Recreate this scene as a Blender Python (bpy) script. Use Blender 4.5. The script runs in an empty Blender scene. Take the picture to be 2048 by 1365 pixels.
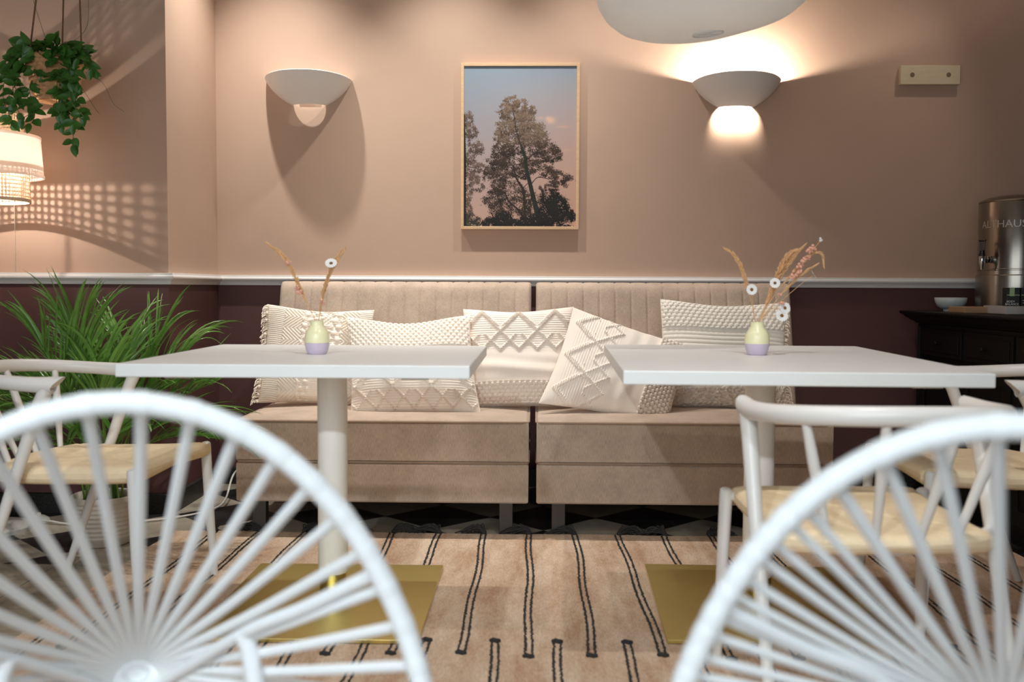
import bpy, bmesh, math, random
import numpy as np
from mathutils import Matrix, Vector

random.seed(7)
rng = np.random.default_rng(11)
PI = math.pi
scene = bpy.context.scene
COL = scene.collection

# ------------------------------------------------------------------ helpers
def lin(h):
    h = h.lstrip('#')
    out = []
    for i in (0, 2, 4):
        c = int(h[i:i+2], 16) / 255
        out.append(c/12.92 if c <= .04045 else ((c+.055)/1.055)**2.4)
    return (*out, 1.0)

class NT:
    """small wrapper round a material's node tree"""
    def __init__(self, name):
        self.m = bpy.data.materials.new(name); self.m.use_nodes = True
        self.t = self.m.node_tree; self.b = self.t.nodes['Principled BSDF']
    def n(self, kind, **kw):
        x = self.t.nodes.new(kind)
        for k, v in kw.items():
            if k in x.inputs: x.inputs[k].default_value = v
            else: setattr(x, k, v)
        return x
    def l(self, a, b): self.t.links.new(a, b)

def mat(name, col, rough=.6, metal=0., var=.0, vscale=8., bump=0., bscale=200., spec=.5, sheen=0., sub=0., stretch=None, trans=0.):
    w = NT(name); b = w.b
    c = lin(col)
    b.inputs['Base Color'].default_value = c
    b.inputs['Roughness'].default_value = rough
    b.inputs['Metallic'].default_value = metal
    b.inputs['Specular IOR Level'].default_value = spec
    if sheen: b.inputs['Sheen Weight'].default_value = sheen
    if sub:
        b.inputs['Subsurface Weight'].default_value = sub
        b.inputs['Subsurface Radius'].default_value = (.02, .015, .01)
    tc = w.n('ShaderNodeTexCoord')
    src = tc.outputs['Object']
    if stretch:
        mp = w.n('ShaderNodeMapping'); mp.inputs['Scale'].default_value = stretch
        w.l(src, mp.inputs['Vector']); src = mp.outputs['Vector']
    if var:
        nz = w.n('ShaderNodeTexNoise', Scale=vscale, Detail=5., Roughness=.65); w.l(src, nz.inputs['Vector'])
        mr = w.n('ShaderNodeMapRange'); mr.inputs['From Min'].default_value = .3; mr.inputs['From Max'].default_value = .7
        mr.inputs['To Min'].default_value = 1-var; mr.inputs['To Max'].default_value = 1+var
        w.l(nz.outputs['Fac'], mr.inputs['Value'])
        mx = w.n('ShaderNodeVectorMath', operation='MULTIPLY'); mx.inputs[0].default_value = c[:3]
        w.l(mr.outputs['Result'], mx.inputs[1]); w.l(mx.outputs['Vector'], b.inputs['Base Color'])
    if bump:
        nb = w.n('ShaderNodeTexNoise', Scale=bscale, Detail=3.); w.l(src, nb.inputs['Vector'])
        bp = w.n('ShaderNodeBump', Strength=bump, Distance=.002); w.l(nb.outputs['Fac'], bp.inputs['Height'])
        w.l(bp.outputs['Normal'], b.inputs['Normal'])
    if trans:
        tr = w.n('ShaderNodeBsdfTranslucent'); tr.inputs['Color'].default_value = c
        mxs = w.n('ShaderNodeMixShader'); mxs.inputs['Fac'].default_value = trans
        w.l(b.outputs['BSDF'], mxs.inputs[1]); w.l(tr.outputs['BSDF'], mxs.inputs[2])
        w.l(mxs.outputs['Shader'], w.t.nodes['Material Output'].inputs['Surface'])
    return w.m

def cloth(name, col, freq=900., var=.08, bump=.35, dirs=(1, 1), rough=.9, sheen=.15):
    """woven cloth: two crossing fine thread waves and a mottled tint"""
    w = NT(name); b = w.b; c = lin(col)
    b.inputs['Roughness'].default_value = rough; b.inputs['Sheen Weight'].default_value = sheen
    b.inputs['Specular IOR Level'].default_value = .2
    tc = w.n('ShaderNodeTexCoord')
    mp = w.n('ShaderNodeMapping'); mp.inputs['Scale'].default_value = (freq*.5, freq*.5, freq*.06)
    w.l(tc.outputs['Object'], mp.inputs['Vector'])
    n1 = w.n('ShaderNodeTexNoise', Scale=1., Detail=2.); w.l(mp.outputs['Vector'], n1.inputs['Vector'])
    n2 = w.n('ShaderNodeTexNoise', Scale=9., Detail=6., Roughness=.7); w.l(tc.outputs['Object'], n2.inputs['Vector'])
    ad = w.n('ShaderNodeMath', operation='ADD'); w.l(n1.outputs['Fac'], ad.inputs[0]); w.l(n2.outputs['Fac'], ad.inputs[1])
    mr = w.n('ShaderNodeMapRange'); mr.inputs['From Min'].default_value = .6; mr.inputs['From Max'].default_value = 1.4
    mr.inputs['To Min'].default_value = 1-var; mr.inputs['To Max'].default_value = 1+var
    w.l(ad.outputs[0], mr.inputs['Value'])
    mx = w.n('ShaderNodeVectorMath', operation='MULTIPLY'); mx.inputs[0].default_value = c[:3]
    w.l(mr.outputs['Result'], mx.inputs[1]); w.l(mx.outputs['Vector'], b.inputs['Base Color'])
    bp = w.n('ShaderNodeBump', Strength=bump, Distance=.001); w.l(n1.outputs['Fac'], bp.inputs['Height'])
    w.l(bp.outputs['Normal'], b.inputs['Normal'])
    return w.m

class MB:
    """collects vertices and faces of ONE mesh"""
    def __init__(self): self.v = []; self.f = []; self.mi = []; self.n = 0
    def add(self, V, F, mi=0):
        V = np.asarray(V, float); o = self.n
        self.v.append(V); self.n += len(V)
        for f in F: self.f.append([int(i)+o for i in f]); self.mi.append(mi)
        return self
    def box(self, c, s, mi=0, R=None):
        c = np.array(c, float); h = np.array(s, float)/2
        V = np.array([[x, y, z] for x in (-1, 1) for y in (-1, 1) for z in (-1, 1)])*h
        if R is not None: V = V @ np.array(R).T
        return self.add(V+c, [(0,1,3,2),(4,6,7,5),(0,4,5,1),(2,3,7,6),(0,2,6,4),(1,5,7,3)], mi)
    def b2(self, lo, hi, mi=0):
        lo = np.array(lo, float); hi = np.array(hi, float)
        return self.box((lo+hi)/2, hi-lo, mi)
    def tube(self, P, r, n=10, closed=False, mi=0, caps=True, flat=None):
        P = np.asarray(P, float); m = len(P)
        r = np.full(m, r) if np.isscalar(r) else np.asarray(r, float)
        T = np.roll(P, -1, 0)-np.roll(P, 1, 0) if closed else np.gradient(P, axis=0)
        T /= np.linalg.norm(T, axis=1)[:, None]+1e-12
        up = np.array([0, 0, 1.]) if abs(T[0, 2]) < .9 else np.array([1., 0, 0])
        N = np.cross(up, T[0]); N /= np.linalg.norm(N)
        Ns = []
        for i in range(m):
            N = N-T[i]*N.dot(T[i]); N /= np.linalg.norm(N)+1e-12; Ns.append(N.copy())
        Ns = np.array(Ns); B = np.cross(T, Ns)
        a = np.linspace(0, 2*PI, n, endpoint=False)
        fa, fb = flat or (1, 1)
        V = P[:, None]+r[:, None, None]*(fa*np.cos(a)[None, :, None]*Ns[:, None]+fb*np.sin(a)[None, :, None]*B[:, None])
        V = V.reshape(-1, 3); F = []
        for i in range(m if closed else m-1):
            j = (i+1) % m
            for k in range(n):
                l = (k+1) % n
                F.append((i*n+k, i*n+l, j*n+l, j*n+k))
        if not closed and caps:
            F.append(tuple(range(n-1, -1, -1))); F.append(tuple((m-1)*n+k for k in range(n)))
        return self.add(V, F, mi)
    def lathe(self, prof, n=32, c=(0, 0, 0), a0=0., a1=2*PI, sx=1., sy=1., mi=0):
        prof = np.asarray(prof, float); full = abs(a1-a0-2*PI) < 1e-6
        a = np.linspace(a0, a1, n, endpoint=not full)
        V = np.stack([prof[:, None, 0]*np.cos(a)*sx+c[0], prof[:, None, 0]*np.sin(a)*sy+c[1],
                      np.repeat(prof[:, 1:2], n, 1)+c[2]], 2).reshape(-1, 3)
        F = []
        for i in range(len(prof)-1):
            for k in range(n if full else n-1):
                l = (k+1) % n
                F.append((i*n+k, i*n+l, (i+1)*n+l, (i+1)*n+k))
        return self.add(V, F, mi)
    def grid(self, G, mi=0, flip=False):
        G = np.asarray(G, float); a, b = G.shape[:2]
        i, j = np.meshgrid(np.arange(a-1), np.arange(b-1), indexing='ij')
        q = np.stack([i*b+j, (i+1)*b+j, (i+1)*b+j+1, i*b+j+1], 2).reshape(-1, 4)
        if flip: q = q[:, ::-1]
        return self.add(G.reshape(-1, 3), q, mi)
    def xf(self, M):
        M = np.array(M)
        self.v = [v @ M[:3, :3].T+M[:3, 3] for v in self.v]; return self
    def build(self, name, m, parent=None, smooth=True, bevel=0., seg=3, merge=False, angle=40):
        me = bpy.data.meshes.new(name)
        V = np.concatenate(self.v)
        me.from_pydata(V.tolist(), [], self.f)
        for x in (m if isinstance(m, (list, tuple)) else [m]): me.materials.append(x)
        me.polygons.foreach_set('material_index', self.mi)
        if merge or True:
            bm = bmesh.new(); bm.from_mesh(me)
            if merge: bmesh.ops.remove_doubles(bm, verts=bm.verts, dist=1e-5)
            bmesh.ops.recalc_face_normals(bm, faces=bm.faces)
            bm.to_mesh(me); bm.free()
        if smooth:
            me.polygons.foreach_set('use_smooth', [True]*len(me.polygons))
            try: me.set_sharp_from_angle(angle=math.radians(angle))
            except Exception: pass
        o = bpy.data.objects.new(name, me); COL.objects.link(o)
        if parent is not None: o.parent = parent
        if bevel:
            bv = o.modifiers.new('bevel', 'BEVEL'); bv.width = bevel; bv.segments = seg; bv.limit_method = 'ANGLE'
            bv.harden_normals = False
        return o

def tag(o, label=None, cat=None, group=None, kind=None):
    if label: o['label'] = label
    if cat: o['category'] = cat
    if group: o['group'] = group
    if kind: o['kind'] = kind
    return o
def struct(o): o['kind'] = 'structure'; return o
def thing(name, label, cat, loc=(0, 0, 0), rz=0., group=None):
    o = bpy.data.objects.new(name, None); COL.objects.link(o); o.empty_display_size = .1
    o.location = loc; o.rotation_euler = (0, 0, rz)
    return tag(o, label, cat, group)
def copy_tree(o, parent=None):
    c = o.copy(); COL.objects.link(c)
    if parent is not None: c.parent = parent
    for ch in list(o.children): copy_tree(ch, c)
    return c
def crom(P, n=12, closed=False):
    """Catmull-Rom curve through P"""
    P = np.asarray(P, float); m = len(P); out = []
    for i in range(m if closed else m-1):
        if closed: p0, p1, p2, p3 = P[(i-1) % m], P[i], P[(i+1) % m], P[(i+2) % m]
        else: p0, p1, p2, p3 = P[max(i-1, 0)], P[i], P[i+1], P[min(i+2, m-1)]
        for t in np.arange(n)/n:
            out.append(.5*(2*p1+(p2-p0)*t+(2*p0-5*p1+4*p2-p3)*t*t+(3*p1-p0-3*p2+p3)*t**3))
    if not closed: out.append(P[-1])
    return np.array(out)
def resample(P, step, closed=False):
    P = np.asarray(P, float); Q = np.vstack([P, P[:1]]) if closed else P
    d = np.r_[0, np.cumsum(np.linalg.norm(np.diff(Q, axis=0), axis=1))]
    k = max(2, int(round(d[-1]/step)))
    s = np.linspace(0, d[-1], k, endpoint=not closed)
    return np.stack([np.interp(s, d, Q[:, i]) for i in range(3)], 1)

# ------------------------------------------------------------------ materials
M = {}
M['wall'] = mat('wall_beige', '#c2a48f', .85, var=.025, vscale=3, bump=.12, bscale=500)
M['dado'] = mat('dado_maroon', '#5c3a36', .62, var=.06, vscale=4, bump=.12, bscale=500)
M['white'] = mat('white_trim', '#e6e2de', .45)
M['ceiling'] = mat('ceiling_paint', '#a59c94', .9)
M['granite'] = None
M['brass'] = mat('brass', '#e4d488', .34, 1., var=.05, vscale=3)
M['tabletop'] = mat('tabletop_white', '#e6e7e5', .42, var=.015, vscale=12)
M['pedestal'] = mat('pedestal_white', '#fbf6ef', .45)
M['sofa'] = cloth('sofa_cloth', '#b8a391', 900., .30, .5)
M['piping'] = cloth('sofa_piping', '#a08773', 900., .06, .2)
M['darkleg'] = mat('sofa_leg_dark', '#3a332d', .5)
M['chairwhite'] = mat('chair_lacquer', '#e2ded8', .35)
M['papercord'] = mat('paper_cord', '#ecd5b0', .75, var=.06, vscale=30, bump=.3, bscale=350)
M['cord'] = mat('white_cord', '#dfe2e3', .4)
M['steelwhite'] = mat('white_steel', '#dfe2e4', .4)
M['cream'] = cloth('cream_cotton', '#f2e5d7', 1100., .05, .3)
M['cream2'] = cloth('cream_wool', '#f1e8db', 1100., .05, .3)
M['macrame'] = mat('macrame_cotton', '#f0e2d2', .9, var=.04, vscale=60)
M['black'] = mat('black_paint', '#0f0d0c', .55, var=.08, vscale=20, spec=.25)
M['blackyarn'] = mat('black_yarn', '#2b2826', .9, var=.15, vscale=200)
M['pot'] = mat('ribbed_ceramic', '#cfc5b6', .6, var=.05, vscale=25)
M['soil'] = mat('soil', '#2c211a', .95, var=.3, vscale=60)
M['rattan'] = mat('rattan', '#c89768', .6, var=.18, vscale=60)
M['cane'] = mat('cane_strand', '#e6c8a6', .55, var=.08, vscale=80)
M['shade'] = mat('linen_shade', '#fff8f2', .9, trans=.68, var=.02, vscale=200)
M['paper'] = mat('rice_paper', '#f6f3ef', .85, trans=.5, var=.03, vscale=14)
M['plaster'] = mat('sconce_plaster', '#f4f1ed', .6)
M['leaf'] = mat('leaf_green', '#42702a', .38, var=.35, vscale=25, trans=.12)
M['vine'] = mat('vine_stem', '#5a6a35', .6)
M['palm'] = mat('palm_leaf', '#6a9442', .27, var=.5, vscale=7, trans=.15)
M['palmstem'] = mat('palm_stem', '#6d8a3a', .45, var=.2, vscale=20)
M['rope'] = mat('jute_rope', '#7c5c40', .9, var=.2, vscale=150)
M['vaseY'] = mat('vase_yellow', '#e9e4b9', .3)
M['vaseL'] = mat('vase_lilac', '#c8bacd', .35)
M['dry'] = mat('dried_grass', '#efc995', .9, var=.10, vscale=80, trans=.4)
M['pink'] = mat('dried_pink', '#dca58d', .9, var=.12, vscale=60)
M['petal'] = mat('daisy_petal', '#f0eeea', .7, trans=.15)
M['eye'] = mat('daisy_eye', '#7a4f22', .9)
M['oak'] = mat('pale_oak', '#d6b38d', .55, var=.08, vscale=14, stretch=(1, 1, 8))
M['pine'] = mat('pale_pine', '#d8c8a8', .6, var=.05, vscale=14, stretch=(1, 1, 6))
M['hole'] = mat('screw_hole', '#7d6a54', .7)
M['steel'] = mat('brushed_steel', '#918a80', .24, 1., var=.05, vscale=6, bump=.15, bscale=60, stretch=(1, 1, .01))
M['chrome'] = mat('chrome', '#c9c9c8', .08, 1.)
M['blackplastic'] = mat('black_plastic', '#121110', .3)
M['bowl'] = mat('celadon_bowl', '#c7d2d0', .3)
M['green'] = mat('mint_label', '#9cb585', .7)
M['inkw'] = mat('pale_ink', '#d7d7cf', .7)
M['box_black'] = mat('black_carton', '#151716', .5)
M['greybox'] = mat('grey_white_box', '#b9b6b0', .6)
M['traywood'] = mat('tray_wood', '#a98463', .6, var=.12, vscale=20, stretch=(1, 8, 8))
M['cable'] = mat('white_cable', '#dcd6cc', .5)
M['engrave'] = mat('etched_steel', '#b9b2a8', .5, .5)
M['frost'] = mat('switch_plastic', '#c9c6bd', .5)

def m_granite():
    w = NT('black_granite'); b = w.b; b.inputs['Roughness'].default_value = .4
    tc = w.n('ShaderNodeTexCoord'); n = w.n('ShaderNodeTexNoise', Scale=260., Detail=2.)
    w.l(tc.outputs['Object'], n.inputs['Vector'])
    r = w.n('ShaderNodeValToRGB'); r.color_ramp.elements[0].position = .5; r.color_ramp.elements[0].color = lin('#1b1a19')
    r.color_ramp.elements[1].position = .75; r.color_ramp.elements[1].color = lin('#4a4845')
    w.l(n.outputs['Fac'], r.inputs['Fac']); w.l(r.outputs['Color'], b.inputs['Base Color'])
    return w.m
M['granite'] = m_granite()

def m_floor():
    w = NT('diamond_tiles'); b = w.b; b.inputs['Roughness'].default_value = .32
    tc = w.n('ShaderNodeTexCoord')
    mp = w.n('ShaderNodeMapping', vector_type='TEXTURE'); s = .3075
    mp.inputs['Location'].default_value = (-.3965, 4.067, 0); mp.inputs['Rotation'].default_value = (0, 0, PI/4)
    mp.inputs['Scale'].default_value = (s, s, s); w.l(tc.outputs['Object'], mp.inputs['Vector'])
    ad = w.n('ShaderNodeVectorMath', operation='ADD'); ad.inputs[1].default_value = (.5, .5, .5)
    w.l(mp.outputs['Vector'], ad.inputs[0])
    ck = w.n('ShaderNodeTexChecker', Scale=1.)
    w.l(ad.outputs['Vector'], ck.inputs['Vector'])
    n = w.n('ShaderNodeTexNoise', Scale=5., Detail=8., Roughness=.65, Distortion=1.2); w.l(tc.outputs['Object'], n.inputs['Vector'])
    r1 = w.n('ShaderNodeValToRGB'); r1.color_ramp.elements[0].color = lin('#8d8373'); r1.color_ramp.elements[1].color = lin('#b4a998')
    r1.color_ramp.elements[0].position = .3; r1.color_ramp.elements[1].position = .7
    r2 = w.n('ShaderNodeValToRGB'); r2.color_ramp.elements[0].color = lin('#181818'); r2.color_ramp.elements[1].color = lin('#3a3a38')
    r2.color_ramp.elements[0].position = .4; r2.color_ramp.elements[1].position = .85
    w.l(n.outputs['Fac'], r1.inputs['Fac']); w.l(n.outputs['Fac'], r2.inputs['Fac'])
    w.l(r1.outputs['Color'], ck.inputs['Color1']); w.l(r2.outputs['Color'], ck.inputs['Color2'])
    # grout
    fr = w.n('ShaderNodeVectorMath', operation='FRACTION'); w.l(ad.outputs['Vector'], fr.inputs[0])
    sb = w.n('ShaderNodeVectorMath', operation='SUBTRACT'); sb.inputs[1].default_value = (.5, .5, .5); w.l(fr.outputs['Vector'], sb.inputs[0])
    ab = w.n('ShaderNodeVectorMath', operation='ABSOLUTE'); w.l(sb.outputs['Vector'], ab.inputs[0])
    sp = w.n('ShaderNodeSeparateXYZ'); w.l(ab.outputs['Vector'], sp.inputs['Vector'])
    mxm = w.n('ShaderNodeMath', operation='MAXIMUM'); w.l(sp.outputs['X'], mxm.inputs[0]); w.l(sp.outputs['Y'], mxm.inputs[1])
    gt = w.n('ShaderNodeMath', operation='GREATER_THAN'); gt.inputs[1].default_value = .494; w.l(mxm.outputs[0], gt.inputs[0])
    mx = w.n('ShaderNodeMixRGB'); mx.inputs['Color2'].default_value = lin('#4b463f')
    w.l(gt.outputs[0], mx.inputs['Fac']); w.l(ck.outputs['Color'], mx.inputs['Color1']); w.l(mx.outputs['Color'], b.inputs['Base Color'])
    return w.m
M['floor'] = m_floor()
def m_slab():
    w = NT('grey_stone_slab'); b = w.b; b.inputs['Roughness'].default_value = .38
    tc = w.n('ShaderNodeTexCoord'); mp = w.n('ShaderNodeMapping'); mp.inputs['Scale'].default_value = (3, 9, 1); mp.inputs['Rotation'].default_value = (0, 0, .3)
    w.l(tc.outputs['Object'], mp.inputs['Vector'])
    n = w.n('ShaderNodeTexNoise', Scale=2., Detail=9., Roughness=.7, Distortion=1.); w.l(mp.outputs['Vector'], n.inputs['Vector'])
    r = w.n('ShaderNodeValToRGB'); r.color_ramp.elements[0].color = lin('#837767'); r.color_ramp.elements[1].color = lin('#a89c8a')
    r.color_ramp.elements[0].position = .3; r.color_ramp.elements[1].position = .7
    w.l(n.outputs['Fac'], r.inputs['Fac']); w.l(r.outputs['Color'], b.inputs['Base Color'])
    return w.m
M['slab'] = m_slab()
def m_rug():
    w = NT('rug_weave'); b = w.b; b.inputs['Roughness'].default_value = .95; b.inputs['Specular IOR Level'].default_value = .1
    tc = w.n('ShaderNodeTexCoord'); mp = w.n('ShaderNodeMapping'); mp.inputs['Scale'].default_value = (190, 45, 1)
    w.l(tc.outputs['Object'], mp.inputs['Vector'])
    n = w.n('ShaderNodeTexNoise', Scale=1., Detail=4., Roughness=.7); w.l(mp.outputs['Vector'], n.inputs['Vector'])
    mp2 = w.n('ShaderNodeMapping'); mp2.inputs['Scale'].default_value = (11, 2.4, 1); w.l(tc.outputs['Object'], mp2.inputs['Vector'])
    n2 = w.n('ShaderNodeTexNoise', Scale=1., Detail=7., Roughness=.72); w.l(mp2.outputs['Vector'], n2.inputs['Vector'])
    r = w.n('ShaderNodeValToRGB'); r.color_ramp.elements[0].color = lin('#b9967a'); r.color_ramp.elements[1].color = lin('#d8c0a8')
    r.color_ramp.elements[0].position = .36; r.color_ramp.elements[1].position = .62
    w.l(n2.outputs['Fac'], r.inputs['Fac'])
    mr = w.n('ShaderNodeMapRange'); mr.inputs['From Min'].default_value = .3; mr.inputs['From Max'].default_value = .7
    mr.inputs['To Min'].default_value = .80; mr.inputs['To Max'].default_value = 1.17; w.l(n.outputs['Fac'], mr.inputs['Value'])
    mx = w.n('ShaderNodeVectorMath', operation='MULTIPLY'); w.l(r.outputs['Color'], mx.inputs[0]); w.l(mr.outputs['Result'], mx.inputs[1])
    w.l(mx.outputs['Vector'], b.inputs['Base Color'])
    wv = w.n('ShaderNodeTexWave', Scale=110., Distortion=1.5); wv.bands_direction = 'Y'; w.l(tc.outputs['Object'], wv.inputs['Vector'])
    bp = w.n('ShaderNodeBump', Strength=.5, Distance=.002); w.l(wv.outputs['Fac'], bp.inputs['Height']); w.l(bp.outputs['Normal'], b.inputs['Normal'])
    return w.m
M['rug'] = m_rug()
def m_print():
    w = NT('photo_print'); b = w.b; b.inputs['Roughness'].default_value = .4; b.inputs['Specular IOR Level'].default_value = .2
    a = w.n('ShaderNodeVertexColor'); a.layer_name = 'ink'; w.l(a.outputs['Color'], b.inputs['Base Color'])
    return w.m
M['print'] = m_print()
def m_emit(name, col, s):
    w = NT(name); w.b.inputs['Base Color'].default_value = lin(col); w.b.inputs['Emission Color'].default_value = lin(col); w.b.inputs['Emission Strength'].default_value = s
    return w.m
M['bulb'] = m_emit('lit_bulb', '#fff4ea', 24000.)
M['bulb2'] = m_emit('lit_bulb_white', '#fff3e4', 5600.)

# ------------------------------------------------------------------ setting
YB, YL, XR = 4.72, 4.08, 2.44          # back wall, projecting wall, right wall
XS = -1.511                            # return face of the projecting wall
CEIL = 2.9
def two_tone(name, lo, hi, up=None):
    b = MB(); zs = .97
    b.b2((lo[0], lo[1], 0), (hi[0], hi[1], zs), 1); b.b2((lo[0], lo[1], zs), (hi[0], hi[1], CEIL), 0)
    return struct(b.build(name, [up or M['wall'], M['dado']], smooth=False))
two_tone('wall_back', (XS, YB), (XR, YB+.12))
two_tone('wall_left', (-3.2, YL), (XS, YB+.12))
two_tone('wall_right', (XR, -.9), (XR+.12, YB+.12), M['dado'])
two_tone('wall_side', (-3.32, -.9), (-3.2, YB+.12), M['dado'])
b = MB()   # rear wall behind the camera with a shop window opening
b.b2((-3.32, -1.02, 0), (XR+.12, -.9, .45)); b.b2((-3.32, -1.02, 2.15), (XR+.12, -.9, CEIL))
b.b2((-3.32, -1.02, .45), (-2.9, -.9, 2.15)); b.b2((.8, -1.02, .45), (XR+.12, -.9, 2.15))
struct(b.build('wall_rear', M['dado'], smooth=False))
w1 = MB()
for x in (-2.87, -1.65, -.45, .77): w1.b2((x-.03, -.99, .45), (x+.03, -.93, 2.15))
for z in (.48, 2.12): w1.b2((-2.9, -.99, z-.03), (.8, -.93, z+.03))
struct(w1.build('window_1', M['white'], smooth=False))
struct(MB().b2((-3.32, -1.02, CEIL), (XR+.12, YB+.12, CEIL+.1)).build('ceiling', M['ceiling'], smooth=False))
f = MB()
f.b2((-1.18, -1.02, -.1), (XR+.12, YB+.12, 0), 0); f.b2((-3.32, 3.31, -.1), (-1.18, YB+.12, 0), 0)
f.b2((-3.32, -1.02, -.1), (-1.18, 2.62, 0), 1); f.b2((-3.32, 2.624, -.1), (-1.62, 3.306, 0), 1); f.b2((-1.616, 2.624, -.1), (-1.18, 3.306, 0), 1)
f.b2((-3.3, 2.5, -.09), (-1.19, 3.4, -.002), 2)
struct(f.build('floor', [M['floor'], M['slab'], M['black']], smooth=False))

def run(profile, path, name, m):
    """extrude a (depth, z) profile along wall path with mitred corners; the room lies on the left-hand side normal"""
    P = np.array(path, float); n = len(P); G = []
    d = np.diff(P, axis=0); d /= np.linalg.norm(d, axis=1)[:, None]
    nr = np.stack([d[:, 1], -d[:, 0]], 1)      # into the room
    for i in range(n):
        if i == 0: m_ = nr[0]
        elif i == n-1: m_ = nr[-1]
        else:
            m_ = nr[i-1]+nr[i]; m_ /= 1+nr[i-1].dot(nr[i])
        G.append([[P[i, 0]+m_[0]*a, P[i, 1]+m_[1]*a, z] for a, z in profile])
    return struct(MB().grid(np.array(G)).build(name, m, angle=30))
path = [(-3.2, YL), (XS, YL), (XS, YB), (XR, YB), (XR, -.9)]
rail = [(0, .955), (.011, .955), (.013, .958), (.013, .962), (.016, .963), (.017, .968), (.021, .970), (.0225, .973)]
rail += [(.0225+.009*math.sin(t), .975+.020*(1-math.cos(t))/2*1.0) for t in np.linspace(.2, PI*.8, 7)]
rail += [(.026, .9965), (.026, 1.001), (.012, 1.0025), (0, 1.0025)]
run(rail, path, 'trim_1', M['white'])
run([(0, .082), (.004, .084), (.014, .08), (.014, 0)], path, 'baseboard_back', M['granite'])

# ------------------------------------------------------------------ rug
RX0, RX1, RY0, RY1 = -1.385, 1.72, .7, 3.765
rug = thing('woven_rug', 'flat-woven tan rug with black double stripes and black tassels', 'rug', (0, 0, 0))
b = MB(); nx, ny = 90, 80
X, Y = np.meshgrid(np.linspace(RX0, RX1, nx), np.linspace(RY0, RY1, ny), indexing='ij')
ex = .006*np.sin(Y*7)+.004*np.sin(Y*17+1)
X2 = X+ex*np.where(X < 0, 1, -1)*(np.abs(X-.17)/1.5)**4-.02*(3.7-Y)*0
Y2 = Y+.006*np.sin(X*9)*(Y > 3.7)
Z = np.full_like(X, .006)
b.grid(np.stack([X2, Y2, Z], 2))
Zb = Z*0+.0005
b.grid(np.stack([X2, Y2, Zb], 2), flip=True)
edge = np.concatenate([np.stack([X2, Y2], 2)[:, 0], np.stack([X2, Y2], 2)[-1, :], np.stack([X2, Y2], 2)[::-1, -1], np.stack([X2, Y2], 2)[0, ::-1]])
b.grid(np.stack([np.c_[edge, np.full(len(edge), .0005)], np.c_[edge, np.full(len(edge), .006)]], 1))
b.build('rug_field', M['rug'], rug)
def stripe(xc, y0, y1, cap0, cap1):
    s = MB(); y = np.arange(y0, y1, .011); k = rng.random(3)*6
    wob = .006*np.sin(y*2.1+k[0])+.0035*np.sin(y*9+k[1])
    for off in (-.0088, .0088):
        for i in range(len(y)):        # chain stitches, one small tilted loop after another
            a = (y[i]-y0)
            if i % 1 == 0:
                x = xc+wob[i]+off+rng.normal(0, .0007); sg = (.0042 if off > 0 else -.0042)*rng.uniform(.5, 1.6)
                wd = .0026+.0018*rng.random(); e_ = rng.uniform(.006, .0095)
                V = [[x-wd-sg*.3, y[i]-.0005, .0062], [x+wd-sg*.3, y[i]-.0005, .0062], [x+wd+sg*.3, y[i]+e_, .0062], [x-wd+sg*.3, y[i]+e_, .0062],
                     [x-wd*.6, y[i]+.0015, .0086], [x+wd*.6, y[i]+.0015, .0086], [x+wd*.6, y[i]+e_-.0015, .0086], [x-wd*.6, y[i]+e_-.0015, .0086]]
                s.add(V, [(4,5,6,7),(0,1,5,4),(1,2,6,5),(2,3,7,6),(3,0,4,7)])
    for c, yy, w_ in ((cap0, y0, wob[0]), (cap1, y1, wob[-1])):
        if c:
            s.tube([[xc+w_+dx, yy+dy, .009] for dx, dy in ((-.0135, 0), (-.005, .004), (.005, -.003), (.0135, .001))], [.005, .0075, .0075, .005], 8)
    o = s.build('stripe', M['blackyarn'], rug, smooth=False)
    return o
for k in range(-8, 11):
    xc = -.018+.1725*k
    if RX0+.03 < xc < RX1-.03: stripe(xc, 2.49+.01*(k % 3), RY1-.004, True, False)
    xc2 = xc-.0862
    if RX0+.03 < xc2 < RX1-.03: stripe(xc2, 1.3, 2.60, True, True)
for k in range(-8, 11):
    xc = -.018+.1725*k
    if not RX0+.03 < xc < RX1-.03: continue
    t = MB(); dirx = rng.choice([-1, 1])*rng.uniform(.5, 1.2)
    base = np.array([xc, RY1+.002, .010])
    for j in range(44):
        L = rng.uniform(.06, .125); a = dirx*rng.uniform(.15, 1.35)
        e = base+np.array([math.sin(a)*L, math.cos(a)*L*.45-.012, 0])
        mid = (base+e)/2+np.array([rng.normal(0, .006), rng.normal(0, .006), rng.uniform(.006, .030)])
        e[2] = rng.uniform(.004, .014) if e[1] < RY1 else rng.uniform(.003, .012)
        t.tube(crom([base+rng.normal(0, .004, 3)*[1, 1, .3], mid, e], 4), .0024, 5)
    t.lathe([(.0001, -.009), (.008, -.006), (.011, 0), (.008, .007), (.0001, .009)], 10, base)
    t.build('tassel', M['blackyarn'], rug)

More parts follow.
